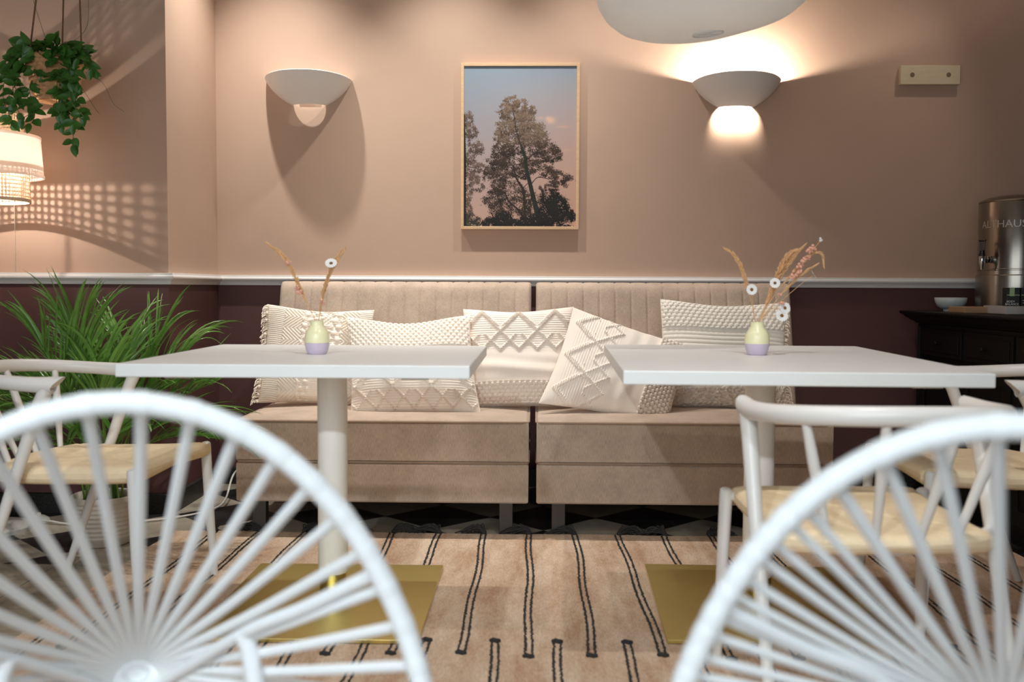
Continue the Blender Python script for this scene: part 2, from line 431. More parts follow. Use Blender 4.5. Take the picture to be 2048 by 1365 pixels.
# ------------------------------------------------------------------ sofa modules
SW, SD = 1.122, .80
def crown(x0, x1, y0, y1, z0, z1, r, bulge, n=40):
    """upholstered block: rounded edges, slightly crowned top"""
    b = MB(); u = np.linspace(-1, 1, n); v = np.linspace(-1, 1, n)
    U_, V_ = np.meshgrid(u, v, indexing='ij')
    cx, cy, hx, hy = (x0+x1)/2, (y0+y1)/2, (x1-x0)/2, (y1-y0)/2
    # remap so rows crowd the edges
    f = lambda t: np.sign(t)*(1-(1-np.abs(t))**2)
    Uf, Vf = f(U_), f(V_)
    dx = hx*(1-np.abs(Uf)); dy = hy*(1-np.abs(Vf)); d = np.minimum(dx, dy)
    zt = np.where(d < r, z1-r+np.sqrt(np.maximum(r*r-(r-np.minimum(d, r))**2, 0)), z1)
    zt = zt+bulge*(1-Uf**4)*(1-Vf**4)
    G = np.stack([cx+hx*Uf, cy+hy*Vf, zt], 2); b.grid(G)
    ring = np.concatenate([G[:-1, 0], G[-1, :-1], G[:0:-1, -1], G[0, :0:-1]]); ring = np.vstack([ring, ring[:1]])
    lo = ring.copy(); lo[:, 2] = z0+.006
    lo2 = ring.copy(); lo2[:, 2] = z0; lo2[:, 0] = cx+(lo2[:, 0]-cx)*(1-.006/hx); lo2[:, 1] = cy+(lo2[:, 1]-cy)*(1-.006/hy)
    b.grid(np.stack([ring, lo, lo2], 1)); b.add(lo2[:-1], [tuple(range(len(lo2)-1))])
    return b
def make_sofa():
    r = thing('sofa_module', '', 'sofa')
    h = SW/2
    crown(-h, h, 0, SD, .122, .277, .012, 0).build('seat_base', M['sofa'], r)
    c = crown(-h, h, 0, SD, .279, .440, .014, .014).build('seat_cushion', M['sofa'], r)
    rc = [(-h+.01, -.001), (h-.01, -.001), (h+.001, .01), (h+.001, SD-.01), (-h-.001, SD-.01), (-h-.001, .01)]
    p = MB(); p.tube(resample(np.array([[x, y, .434] for x, y in rc]), .03, True), .0045, 8, True); p.build('piping', M['piping'], c)
    p = MB(); p.tube(resample(np.array([[x, y, .278] for x, y in rc]), .03, True), .0035, 8, True); p.build('seam_piping', M['piping'], c)
    # channel-tufted backrest, leaning back
    nch = 16; nu = nch*12+1; zb = np.linspace(0, 1, 60)
    u = np.linspace(0, 1, nu)
    U_, V_ = np.meshgrid(u, zb, indexing='ij')
    ch = np.abs(np.sin(PI*U_*nch))**.16
    H = .56; th = .125
    bul = .0055*ch*np.clip((1-V_)*8, .35, 1)
    topr = .045
    zz = V_*(H+.0)+0.004*ch*(V_ > .97)
    back = np.where(V_ > 1-topr/H, topr-np.sqrt(np.maximum(topr**2-(topr-(1-V_)*H)**2, 0)), 0)
    er = .018; dxe = np.minimum(U_, 1-U_)*SW
    eback = np.where(dxe < er, er-np.sqrt(np.maximum(er**2-(er-dxe)**2, 0)), 0)
    yy = -bul+back+eback
    F_ = np.stack([(U_-.5)*(SW+.01), yy, zz], 2)
    bb = MB(); bb.grid(F_)
    R_ = F_.copy(); R_[:, :, 1] = th-np.where(V_ > 1-topr/H, back, 0)-eback*.6
    bb.grid(R_, flip=True)
    bb.grid(np.stack([F_[0], R_[0]], 1)); bb.grid(np.stack([F_[-1], R_[-1]], 1)); bb.grid(np.stack([F_[:, -1], R_[:, -1]], 1)); bb.grid(np.stack([F_[:, 0], R_[:, 0]], 1))
    lean = math.radians(16.5)
    bb.xf(Matrix.Translation((0, .545, .445)) @ Matrix.Rotation(-lean, 4, 'X'))
    bb.build('backrest', M['sofa'], r, merge=True, angle=50)
    for x in (-h+.085, h-.085):
        for y in (.03, SD-.06):
            MB().box((x, y, .061), (.052, .045, .122)).build('leg', M['darkleg'], r, smooth=False, bevel=.003)
    return r
s1 = make_sofa(); s1.location = (-.5825, 3.767, 0)
s2 = copy_tree(s1); s2.location = (.5705, 3.767, 0)
tag(s1, 'beige channel-tufted sofa module on the potted palm side', 'sofa', 'sofa modules along the wall')
tag(s2, 'beige channel-tufted sofa module on the black sideboard side', 'sofa', 'sofa modules along the wall')

# ------------------------------------------------------------------ cushions
def frac(a): return a-np.floor(a)
def bobbles(x, y, px, py, r, h):
    row = np.floor(y/py); xo = x+(row % 2)*px/2
    dx = (frac(xo/px)-.5)*px; dy = (frac(y/py)-.5)*py
    d2 = (dx*dx+dy*dy)/r**2
    return h*np.sqrt(np.maximum(0, 1-d2))
def rope(d, s, w, h, step=.0105):
    return h*np.exp(-(d/w)**4)*(.6+.4*np.cos(2*PI*s/step))
def zigzag(x, y, period, amp, y0, w, h):
    t = np.abs(frac(x/period)-.5)*2             # 0..1
    yc = y0+amp*(t-.5)*2
    sl = math.hypot(period/2, 2*amp)
    d = (y-yc)*(period/2)/sl
    s = y*sl/(2*amp)
    return rope(d, s, w, h)
def band(t, a, b, e=.02): return np.clip((t-a)/e, 0, 1)*np.clip((b-t)/e, 0, 1)
def diamonds(x, y, yl, yh, per):
    """long zigzag rope lines that cross and leave diamonds in a band"""
    hgt = (yh-yl); m = (yl+yh)/2; w_, h_ = .0050, .0115; a = hgt*.47
    h = np.maximum(zigzag(x, y, per, a, m, w_, h_), zigzag(x+per/2, y, per, a, m, w_, h_))
    q = per/2
    v1 = zigzag(x+q/2, y, q, a*.5, m+hgt*.12, w_*.9, h_*.85)*(y < m+hgt*.10)*(y > m-hgt*.14)*(np.abs(frac(x/q)-.5) < .27)
    v2 = zigzag(x, y, q, a*.5, m-hgt*.25, w_*.9, h_*.85)*(y < m-hgt*.08)
    v3 = zigzag(x, y, q, a*.5, m+hgt*.30, w_*.9, h_*.85)*(y > m+hgt*.14)
    h = np.maximum(h, np.maximum(v1, np.maximum(v2, v3)))
    return h*band(y, yl-.012, yh+.012, .006)+.0012*np.cos(2*PI*y/.0105)*band(y, yl, yh)
def pat_macrame(x, y):
    per = .108
    t = np.abs(frac(y/per)-.5)*2
    left = x < -.135
    ribs = .0045*np.abs(np.cos(PI*(y+.004*np.sin(x*40))/.0088))
    s = x*.8+(t*per/2)*.9
    chev = .0095*np.abs(np.cos(PI*s/.0135))**.8
    inch = ((x > -.145) & (x < -.065)) | ((x > .10) & (x < .17))
    h = np.where(inch, chev, ribs)
    kn = bobbles(x+.006*np.sin(y*60), y, .033, .028, .0135, .012)*band(x, -.07, -.015, .006)
    kn2 = bobbles(x, y+.01, .035, .03, .014, .012)*band(x, .055, .105, .006)
    edge = .004*(np.abs(x+.062) < .004)+.004*(np.abs(x-.106) < .004)
    pl = (x > -.02) & (x < .055) & (y < -.05)
    h = np.where(pl, .0006*np.cos(y*700), h)
    up = band(x, -.05, .09, .01)*(y > -.05)
    rag = .007*np.sin(x*170+3*np.sin(y*60))*np.sin(y*150+2*np.sin(x*80))
    return np.maximum(h+up*rag, np.maximum(kn, kn2))+edge
def pat_band(x, y, H):           # bobble band top, plain middle, diamond band at the bottom
    h = bobbles(x, y, .0235, .0155, .0118, .0135)*(y > H*.30)
    return h+diamonds(x, y, -H+.02, -H*.14, .31)
def pat_band_up(x, y, H):        # diamonds top, plain, bobbles bottom
    h = bobbles(x, y, .0225, .0150, .0118, .020)*(y < -H*.52)
    wr = .004*np.sin(y*75+1.5*np.sin(x*9))*band(y, -H*.5, H*.05, .05)
    return h+wr+diamonds(x, y, H*.10, H-.018, .31)
def pat_side(x, y, W):           # diamonds down the left side, bobbles on the right edge
    return pat_band_up(y*1.0, -x, W)
def pat_chunk(x, y, H):
    h = bobbles(x+.004*np.sin(y*40), y, .023, .0168, .0125, .0145)*(y > H*.46)
    rb = .0042*np.abs(np.sin(PI*y/.0185))**.6*band(y, -H*.30, H*.46, .006)
    n = rng.random(x.shape)
    for _ in range(4): n = (n+np.roll(n, 1, 0)+np.roll(n, -1, 0)+np.roll(n, 1, 1)+np.roll(n, -1, 1))/5
    sh = (n-.5)*.095+.014+.004*np.sin(y*220+4*np.sin(x*45))*np.sin(x*190)
    return h+rb+np.where(y < -H*.30, sh, 0)

def cushion(name, W, H, T, pat, mats, c, lean, roll, yaw, label, dip=0., pinch=.05, sag=0., n=230, skew=0., drop=0.):
    root = thing(name, label, 'cushion', c, 0, 'cream textured cushions on the sofa')
    u = np.linspace(-1, 1, n); U_, V_ = np.meshgrid(u, u, indexing='ij')
    hw, hh = W/2, H/2
    f = lambda t: np.sign(t)*(1-(1-np.abs(t))**1.35)
    Uf, Vf = f(U_), f(V_)
    x = hw*Uf*(1-pinch*np.cos(PI*Vf/2)*np.abs(Uf)); y = hh*Vf*(1-pinch*np.cos(PI*Uf/2)*np.abs(Vf))
    prof = np.maximum(0, (1-np.abs(Uf)**2.3)*(1-np.abs(Vf)**2.3))**.55
    z = T*prof*(1-.18*Vf)
    z += sag*np.exp(-((Vf+.35)/.35)**2)*prof
    hmask = np.clip(prof*4, .25, 1)
    z1 = z+pat(x, y)*hmask
    y = y-dip*np.cos(PI*Uf/2)**2*(Vf+1)/2
    x = x+skew*Vf
    y = y-drop*((Uf+1)/2)*((Vf+1)/2)
    yd = y
    G = np.stack([x, yd, z1], 2); B = np.stack([x, yd, -T*.75*prof], 2)
    b = MB(); b.grid(G); b.grid(B[::3, ::3] if False else B, flip=True)
    s = lambda A: np.stack([A], 0)
    for A, C in ((G[0], B[0]), (G[-1], B[-1]), (G[:, 0], B[:, 0]), (G[:, -1], B[:, -1])): b.grid(np.stack([A, C], 1))
    basis = Matrix(((1, 0, 0, 0), (0, math.sin(lean), -math.cos(lean), 0), (0, math.cos(lean), math.sin(lean), 0), (0, 0, 0, 1)))
    Mx = Matrix.Rotation(yaw, 4, 'Z') @ basis @ Matrix.Rotation(roll, 4, 'Z')
    b.xf(Mx)
    o = b.build('cushion_cover', mats, root, angle=180)
    return root, Mx, hw, hh, T
R = math.radians
cu1 = cushion('throw_cushion', .455, .43, .062, pat_macrame, M['macrame'], (-.925, 4.20, .655), R(17), R(-3), R(4),
    'cream macrame cushion with knotted chevrons and a fringed edge', dip=.01)
cu2 = cushion('throw_cushion', .525, .46, .068, lambda x, y: pat_band(x, y, .23), M['cream'], (-.505, 4.075, .628), R(31), R(1.5), R(0),
    'slumped cream cushion with a bobble band on top and zigzags low down', dip=.03, sag=.012, skew=-.025)
cu3 = cushion('throw_cushion', .475, .44, .066, lambda x, y: pat_band_up(x, y, .22), M['cream'], (-.065, 4.205, .652), R(18), R(1.5), R(0),
    'upright cream cushion with diamond band on top, bridging the two sofa modules', dip=.008, sag=.02)
cu4 = cushion('throw_cushion', .52, .45, .066, lambda x, y: pat_side(x, y, .2375), M['cream'], (.345, 4.065, .632), R(27), R(-11), R(3),
    'tilted cream cushion with diamonds down one side and bobbles at one corner', dip=.0, skew=.035, drop=.085)
cu5 = cushion('throw_cushion', .535, .475, .066, lambda x, y: pat_chunk(x, y, .2375), M['cream2'], (.795, 4.215, .668), R(17), R(-1.5), R(-3),
    'cream cushion with chunky knit top, ribbed middle and shaggy bottom', dip=.012)
def fringe(cu, side, n, L, droop, mt, tuft=False):
    root, Mx, hw, hh, T = cu; b = MB()
    for i in range(n):
        t = -1+2*(i+rng.random())/n
        p = np.array([side*hw*.985*(1-.03*math.cos(PI*t/2)), hh*t, rng.uniform(-.006, .012)])
        l = L*rng.uniform(.5, 1.15)*(1.25 if t < -.5 else 1)
        e = p+np.array([side*l*.75, -l*droop*rng.uniform(.4, 1.2), rng.uniform(.0, .02)])
        m_ = (p+e)/2+np.array([side*l*.25, l*.10, rng.normal(0, .004)])
        P_ = crom([p, m_, e], 4)
        b.tube(P_, [.0022]*(len(P_)-1)+[.0032 if tuft else .0014], 5)
        if i % 9 == 0:
            b.lathe([(.0001, -.007), (.006, -.004), (.007, 0), (.006, .004), (.0001, .007)], 8, p+np.array([side*.004, 0, .008]))
    b.xf(Mx); b.build('fringe', M['macrame'], root)
fringe(cu1, -1, 120, .028, .9, None)
fringe(cu5, 1, 70, .022, .9, None, True)

# ------------------------------------------------------------------ tables
def table(x0, x1, y0, y1, rz, px, pl, label):
    cx, cy = (x0+x1)/2, (y0+y1)/2
    t = thing('pedestal_table', label, 'table', (cx, cy, 0), rz, 'white pedestal tables')
    hx, hy = (x1-x0)/2, (y1-y0)/2
    MB().b2((-hx, -hy, .716), (hx, hy, .75)).build('tabletop', M['tabletop'], t, smooth=False, bevel=.003)
    MB().lathe([(.0001, .715), (.045, .715), (.045, .082), (.043, .078), (.0001, .078)], 40, (px[0]-cx, px[1]-cy, 0)).build('pedestal', M['pedestal'], t)
    MB().lathe([(.0001, .0795), (.041, .0795), (.041, .021), (.047, .0195), (.047, .0180), (.0001, .0180)], 40, (px[0]-cx, px[1]-cy, 0)).build('collar', M['brass'], t)
    MB().b2((pl[0]-cx, pl[2]-cy, .0085), (pl[1]-cx, pl[3]-cy, .0185)).build('base_plate', M['brass'], t, smooth=False, bevel=.001)
    MB().box((px[0]-cx, px[1]-cy, .711), (.34, .34, .008)).build('mounting_plate', M['steelwhite'], t, smooth=False, bevel=.001)
    for sx in (-1, 1): MB().box((sx*hx*.68, -hy+.06, .7125), (.07, .03, .006)).build('bracket', M['greybox'], t, smooth=False, bevel=.001)
    return t
table(-1.066, -.163, 2.497, 3.375, R(-1.2)*0, (-.612, 2.99), (-.915, -.302, 2.568, 3.283), 'white square pedestal table between the palm-side chair and the sofa')
table(.228, 1.101, 2.37, 3.492, R(-1.6), (.678, 3.0), (.365, .985, 2.588, 3.318), 'white pedestal table whose vase holds several daisies')

# ------------------------------------------------------------------ spindle chairs
def spindle_chair(label):
    r = thing('spindle_chair', label, 'chair', group='white spindle chairs round the tables')
    W = M['chairwhite']
    for s in (-1, 1):
        P_ = np.array([[s*.258, .262, .0], [s*.252, .25, .22], [s*.246, .242, .432], [s*.2455, .2415, .440], [s*.245, .241, .444]])
        MB().tube(P_, [.0115, .0145, .0165, .0155, .010], 16).build('front_leg', W, r)
        P_ = np.array([[s*.252, -.245, 0], [s*.254, -.165, .22], [s*.256, -.085, .44], [s*.256, -.02, .62], [s*.255, .003, .668]])
        MB().tube(P_, [.0115, .0145, .0165, .0185, .0200], 16).build('rear_leg', W, r)
    ph = np.linspace(-PI/2, PI/2, 61)
    rail = np.stack([.258*np.sign(np.sin(ph))*np.abs(np.sin(ph))**.82, -.02-.315*np.abs(np.cos(ph))**.86, .674+.024*np.cos(ph)**1.2], 1)
    rail = np.vstack([[-.255, .034, .674], rail, [.255, .034, .674]])
    rr = np.full(len(rail), .0165); rr[0] = rr[-1] = .0195; rr[1] = rr[-2] = .0185
    b = MB(); rq = resample(rail, .012); qq = np.minimum(np.arange(len(rq)), np.arange(len(rq))[::-1]); b.tube(rq, np.interp(qq, [0, 6, 14], [.0215, .0195, .0182]), 16, flat=(1., 1.1)); V = b.v[0]
    for sl in (slice(0, 16), slice(-16, None)): V[sl, 1] += (V[sl, 2]-V[sl, 2].mean())*1.15-.006
    b.build('back_rail', W, r)
    # rear seat rail, bowed backwards
    x = np.linspace(-.252, .252, 30)
    rs = np.stack([x, -.092-.118*(1-(np.abs(x)/.252)**2.4), .418-.006*(1-(x/.252)**2)], 1)
    MB().tube(rs, .0145, 14).build('seat_rail', W, r)
    MB().tube([[-.246, .24, .424], [.246, .24, .424]], .013, 12).build('front_rail', W, r)
    for xt, yt, xb in ((-.205, None, -.135), (-.072, None, -.042), (.072, None, .042), (.205, None, .135)):
        i = np.argmin(np.abs(rail[:, 0]-xt)); top = rail[i].copy(); top[2] -= .004
        j = np.argmin(np.abs(rs[:, 0]-xb)); bot = rs[j].copy()
        L_ = np.linspace(0, 1, 9)[:, None]
        MB().tube(top*(1-L_)+bot*L_, np.interp(L_[:, 0], [0, .35, 1], [.0092, .0122, .0078]), 12).build('spindle', W, r)
    # woven paper-cord seat
    n = 120; u = np.linspace(-1, 1, n); U_, V_ = np.meshgrid(u, u, indexing='ij')
    wy = np.interp(V_, [-1, 1], [.222, .230])
    y = .046+V_*.218-.062*(1-U_**2)*(V_ < 0)*(-V_)
    e = np.maximum(np.abs(U_), np.abs(V_)); er = np.clip((e-.84)/.16, 0, 1)
    sx = np.where(np.abs(U_) > np.abs(V_)*0+.84, 1, 1)
    zt = .452-.016*(1-U_**2)*(1-V_**2)-.019*(1-np.sqrt(np.maximum(0, 1-er**2)))
    zt += .0013*np.abs(np.cos(PI*e*26))
    zt -= .003*np.exp(-((np.abs(U_)-np.abs(V_))/.03)**2)
    zt += -.012*(1-V_**2)*np.clip((np.abs(U_)-.6)/.4, 0, 1)
    zt -= np.where(V_ < 0, .012*(-V_), 0)
    G = np.stack([wy*U_, y, zt], 2)
    B_ = G.copy(); B_[:, :, 2] = np.minimum(zt-.004, (.448-.050-.012*(1-V_**2)+.012*(1-np.abs(U_)))*1.+.022*(1-np.sqrt(np.maximum(0, 1-er**2)))-np.where(V_ < 0, .012*(-V_), 0))
    b = MB(); b.grid(G); b.grid(B_, flip=True)
    for A, C in ((G[0], B_[0]), (G[-1], B_[-1]), (G[:, 0], B_[:, 0]), (G[:, -1], B_[:, -1])): b.grid(np.stack([A, C], 1))
    b.build('seat', M['papercord'], r, angle=70)
    return r
ca = spindle_chair('white spindle-back chair with tan cord seat in front of the potted palm')
cb = copy_tree(ca); cc = copy_tree(ca)
ca.location = (-1.325, 2.955, .0); ca.rotation_euler = (0, 0, -PI/2-R(4.5))
cb.location = (.733, 2.235, .007); cb.rotation_euler = (0, 0, R(2))
cc.location = (1.325, 2.965, .007); cc.rotation_euler = (0, 0, PI/2)
cb['label'] = 'white spindle-back chair with tan cord seat, its back rail towards the viewer'
cc['label'] = 'white spindle-back chair with tan cord seat beside the black sideboard'

# ------------------------------------------------------------------ hoop chairs strung with cord
tt = np.radians([0, 15, 30, 45, 60, 74])
dd = .56*(1-np.cos(tt)); half = [(.365*math.sin(a), .185*d-.28*d*d, .816-d) for a, d in zip(tt, dd)]
half += [(.372, .095, .345), (.368, .215, .315), (.318, .36, .306), (.2, .468, .306), (.0, .52, .306)]
loop = np.array(half+[(-x, y, z) for x, y, z in half[-2:0:-1]])
RIM = resample(crom(loop, 24, True), .0011, True)
HUB = np.array([0, .415, .366])
def hoop_chair(label, pairs):
    r = thing('string_chair', label, 'chair', group='white string chairs near the camera')
    rimr = .0130+.0006*np.cos(2*PI*np.arange(len(RIM))/4.)
    MB().tube(RIM, rimr, 12, True).build('rim', M['cord'], r, angle=180)
    MB().tube([HUB+[.026*math.cos(a), .012*math.sin(a), .018*math.sin(a)] for a in np.linspace(0, 2*PI, 24, endpoint=False)], .014, 10, True).build('hub_ring', M['steelwhite'], r)
    q = Matrix.Translation(HUB) @ Matrix.Rotation(R(56), 4, 'X')
    MB().lathe([(.0001, .006), (.022, .005), (.026, 0), (.022, -.005), (.0001, -.006)], 28).xf(q).build('hub_plate', M['cord'], r)
    L_ = len(RIM); nc = 50
    for i in range(nc):
        k = int((i+.5)/nc*L_); p = RIM[k]; 
        d = HUB-p; a = math.atan2(p[2]-HUB[2], p[0]-HUB[0])
        e = HUB+np.array([.026*math.cos(a), .012*math.sin(a), .018*math.sin(a)])
        tng = RIM[(k+5) % L_]-RIM[k-5]; tng /= np.linalg.norm(tng)
        side = abs(p[0]) > .2 and pairs
        c = MB()
        for q in ((-1, 1) if side else (0,)):
            s0 = p+tng*q*.012; m_ = (s0*.5+e*.5)+np.array([0, 0, -.006])
            c.tube(crom([s0, m_, e], 6), (.0069 if not side else .0053), 8)
            c.tube([s0-tng*.007, s0, s0+tng*.007], .0139, 12)
        if side and False: pass
        c.build('cord', M['cord'], r)
    # leg frame: struts from rim to hub, with legs dropping from them
    for s in (-1, 1):
        i = np.argmin(np.linalg.norm(RIM-np.array([s*.285, .03, .61]), axis=1)); a_ = RIM[i]
        bpt = a_*.50+HUB*.50+np.array([0, .01, -.012])
        P_ = crom([a_+[0, .008, -.01], a_*.75+HUB*.25+[0, .01, -.014], bpt, HUB+[s*.03, .0, -.02]], 10)
        MB().tube(P_, .0088, 12).build('strut', M['steelwhite'], r)
        MB().tube([bpt, [bpt[0]+s*.008, bpt[1], bpt[2]-.02], [bpt[0]+s*.07, bpt[1]-.09 , .0]], .0125, 12).build('leg', M['steelwhite'], r)
    i = np.argmin(np.linalg.norm(RIM-np.array([0, .52, .306]), axis=1))
    MB().tube(crom([HUB+[0, .02, -.02], [0, .47, .285], RIM[i]+[0, -.01, -.008]], 8), .0105, 12).build('strut', M['steelwhite'], r)
    MB().tube([[0, .455, .30], [0, .47, .26], [0, .50, 0.0]], .0125, 12).build('leg', M['steelwhite'], r)
    return r
h1 = hoop_chair('white string hoop chair in front of the palm-side table, its whole fan of cords showing', False)
h1.location = (-.443, 1.036, .007); h1.rotation_euler = (0, 0, .347)
h2 = hoop_chair('white string hoop chair in front of the spindle chair seen from behind', True)
h2.location = (.449, .904, .007); h2.rotation_euler = (0, 0, -.41)

# ------------------------------------------------------------------ vases and dried flowers
def vase(loc, label):
    v = thing('bud_vase', label, 'vase', loc, 0, 'two-tone bud vases on the tables')
    lo = [(.0001, .0), (.024, .0), (.0275, .002), (.032, .012), (.0355, .026), (.0362, .034)]
    up = [(.0362, .0342), (.0364, .045), (.0352, .057), (.0315, .068), (.0255, .0765), (.0215, .081), (.0196, .086), (.0192, .096), (.0198, .0985), (.0172, .0985), (.0162, .094), (.0155, .082), (.026, .066), (.030, .04), (.026, .008), (.0001, .006)]
    MB().lathe(up, 40).build('glazed_top', M['vaseY'], v, angle=60); MB().lathe(lo, 40).build('dipped_base', M['vaseL'], v, angle=60)
    return v
V1 = np.array([-.639, 2.905, .75]); V2 = np.array([.664, 2.985, .75])
vase(V1, 'yellow vase with lilac base on the palm-side table'); vase(V2, 'yellow vase with lilac base on the sideboard-side table')
MO = np.array([0, 0, .075])     # stems enter a little below the lip
def pts(V, L): return crom(np.array([V+MO]+[V+np.array([x, y, z]) for x, y, z in L]), 10)
def grass(V, L, i0, label, plume=.011, pinks=(), n=260):
    g = thing('dried_grass_stem', label, 'dried flower', tuple(V+MO), 0, 'dried stems in the vases')
    P_ = pts(V, L)-(V+MO)
    MB().tube(P_, np.linspace(.0013, .0006, len(P_)), 6).build('stem', M['dry'], g)
    k0 = int(i0*len(P_)); Q = resample(P_[k0:], .002); b = MB()
    for _ in range(n):
        t = rng.random(); k = min(int(t*len(Q)), len(Q)-2); p = Q[k]; d = Q[k+1]-Q[k]; d /= np.linalg.norm(d)
        rad = plume*(math.sin(PI*min(1, t*.85+.12))**.7)*rng.uniform(.2, 1)
        v = rng.normal(0, 1, 3); v -= d*v.dot(d); v /= np.linalg.norm(v)
        e = p+v*rad+d*rng.uniform(.006, .018)
        b.tube([p+v*rad*.2, p+v*rad*.7+d*.004, e], [.0008, .0018, .0003], 5)
    b.build('plume', M['dry'], g)
    for x, y, z in pinks:
        blossom(V+np.array([x, y, z])-(V+MO), .0085, g)
    return g
def blossom(c, r, par, col='pink'):
    b = MB(); c = np.array(c)
    for _ in range(9):
        o = rng.normal(0, r*.38, 3); q = r*rng.uniform(.35, .6)
        b.lathe([(.0001, -q), (q*.75, -q*.6), (q, 0), (q*.75, q*.6), (.0001, q)], 7, c+o)
    return b.build('blossom', M[col], par)
def daisy(V, L, label, nrm, r=.0165):
    g = thing('dried_daisy', label, 'flower', tuple(V+MO), 0, 'daisies in the vases')
    P_ = pts(V, L)-(V+MO); MB().tube(P_, .0007, 6).build('stem', M['dry'], g)
    c = P_[-1]; q = Vector(nrm).normalized().to_track_quat('Z', 'Y').to_matrix().to_4x4()
    T_ = Matrix.Translation(c) @ q
    b = MB(); npet = 15
    for k in range(npet):
        a = 2*PI*k/npet; ca_, sa = math.cos(a), math.sin(a)
        rows = []
        for s, wv_, zz in ((.25, .14, 0), (.55, .20, .05), (.85, .19, .10), (1.0, .07, .08)):
            rows.append([[r*(s*ca_-w*sa), r*(s*sa+w*ca_), r*(zz+.05*abs(w/.2))+(.0004*(k % 2))] for w in (-wv_, 0, wv_)])
        G = np.array(rows); b.grid(G); G2 = G.copy(); G2[:, :, 2] -= .0006; b.grid(G2, flip=True)
    b.xf(T_); b.build('petals', M['petal'], g)
    MB().lathe([(.0001, .0035), (r*.2, .003), (r*.3, .0012), (r*.3, -.001), (.0001, -.0015)], 14).xf(T_).build('eye', M['eye'], g)
    return g
k = .00146     # metres per step of the sketch
def off(x, y, base, d=0.): return ((x-base[0])*k, d, (base[1]-y)*k)
B1 = (634, 709); B2 = (1513, 710)
o1 = lambda x, y, d=0.: off(x, y, B1, d)
o2 = lambda x, y, d=0.: ((x-B2[0])*.0015, d, (B2[1]-y)*.0015)
grass(V1, [o1(630, 640), o1(620, 620, .005), o1(604, 588, .01), o1(585, 545, .012), o1(563, 512, .015), o1(531, 487, .02)], .42,
    'dried grass plume arching towards the palm from the palm-side vase', .010, [o1(574, 527, .004), o1(594, 577, 0), o1(598, 586, 0)])
grass(V1, [o1(638, 640), o1(644, 605, -.004), o1(652, 572, -.008), o1(668, 536, -.01), o1(691, 500, -.01)], .3,
    'straight dried grass plume beside the single daisy in its vase', .009, [o1(646, 603, -.012)])
grass(V1, [o1(637, 640, .004), o1(645, 600, .006), o1(655, 560, .008), o1(664, 528, .01), o1(680, 503, .012)], .4,
    'thinner dried grass plume right behind the single daisy', .006, [], 120)
daisy(V1, [o1(638, 640, -.004), o1(648, 590, -.012), o1(660, 545, -.018), o1(666, 527, -.02)], 'white daisy alone in the palm-side vase', (.1, -.75, .6), .0175)
grass(V2, [o2(1508, 640), o2(1501, 605, .004), o2(1492, 573, .006), o2(1481, 537, .008), o2(1466, 512, .01), o2(1450, 500, .012)], .42,
    'solitary dried grass plume leaning away from the daisies', .009, [])
grass(V2, [o2(1518, 640), o2(1532, 605, .004), o2(1546, 570, .008), o2(1562, 530, .012), o2(1578, 507, .016), o2(1594, 500, .02)], .32,
    'dense tan grass plume in the thick of the daisy bunch', .012, [], 340)
grass(V2, [o2(1518, 640), o2(1536, 600, .01), o2(1555, 560, .016), o2(1580, 520, .02), o2(1606, 492, .02)], .34,
    'dried grass plume tallest but one in the daisy bunch', .012, [], 300)
grass(V2, [o2(1519, 640), o2(1540, 598, -.004), o2(1572, 556, -.008), o2(1612, 512, -.008), o2(1634, 508, -.008), o2(1640, 530, -.008)], .42,
    'dried grass plume whose tip hooks over downwards', .006, [], 170)
grass(V2, [o2(1519, 640), o2(1545, 605, -.008), o2(1575, 570, -.012), o2(1602, 545, -.014), o2(1622, 532, -.016)], .5,
    'short dried grass plume pointing at the side-on daisy', .006, [], 120)
sp = thing('dried_blossom_stem', 'dried stem of pale pink blossoms rising to a round bud', 'dried flower', tuple(V2+MO), 0, 'dried stems in the vases')
P_ = pts(V2, [o2(1519, 640), o2(1548, 600, -.016), o2(1580, 553, -.02), o2(1608, 512, -.02), o2(1631, 483, -.02)])-(V2+MO)
MB().tube(P_, .0009, 6).build('stem', M['dry'], sp)
for x, y, r_ in ((1553, 590, .006), (1558, 605, .009), (1577, 555, .008), (1584, 550, .009), (1590, 545, .007), (1590, 534, .009), (1597, 525, .009), (1601, 518, .008), (1608, 516, .008), (1606, 503, .008), (1613, 500, .009), (1618, 497, .008)):
    blossom(np.array(o2(x, y, -.022))-MO, r_, sp)
blossom(np.array(o2(1631, 482, -.02))-MO, .006, sp, 'petal')
daisy(V2, [o2(1509, 640), o2(1503, 610, -.006), o2(1499, 580, -.01)], 'white daisy below the solitary grass plume', (.05, -1, .12), .0165)
daisy(V2, [o2(1516, 640), o2(1530, 600, -.01), o2(1544, 567, -.014)], 'white daisy half hidden behind the dense grass plume', (-.2, -1, .2), .0155)
daisy(V2, [o2(1518, 642), o2(1540, 632, -.022), o2(1556, 631, -.03)], 'lowest white daisy, hanging just above the tabletop', (.1, -1, .45), .019)
daisy(V2, [o2(1518, 641), o2(1545, 618, -.016), o2(1563, 616, -.022)], 'white daisy overlapping the lowest one from behind', (.3, -1, .3), .0175)
daisy(V2, [o2(1519, 640), o2(1560, 600, -.01), o2(1600, 565, -.012), o2(1620, 551, -.012)], 'white daisy turned side-on at the far tip', (.85, -.25, .55), .0165)

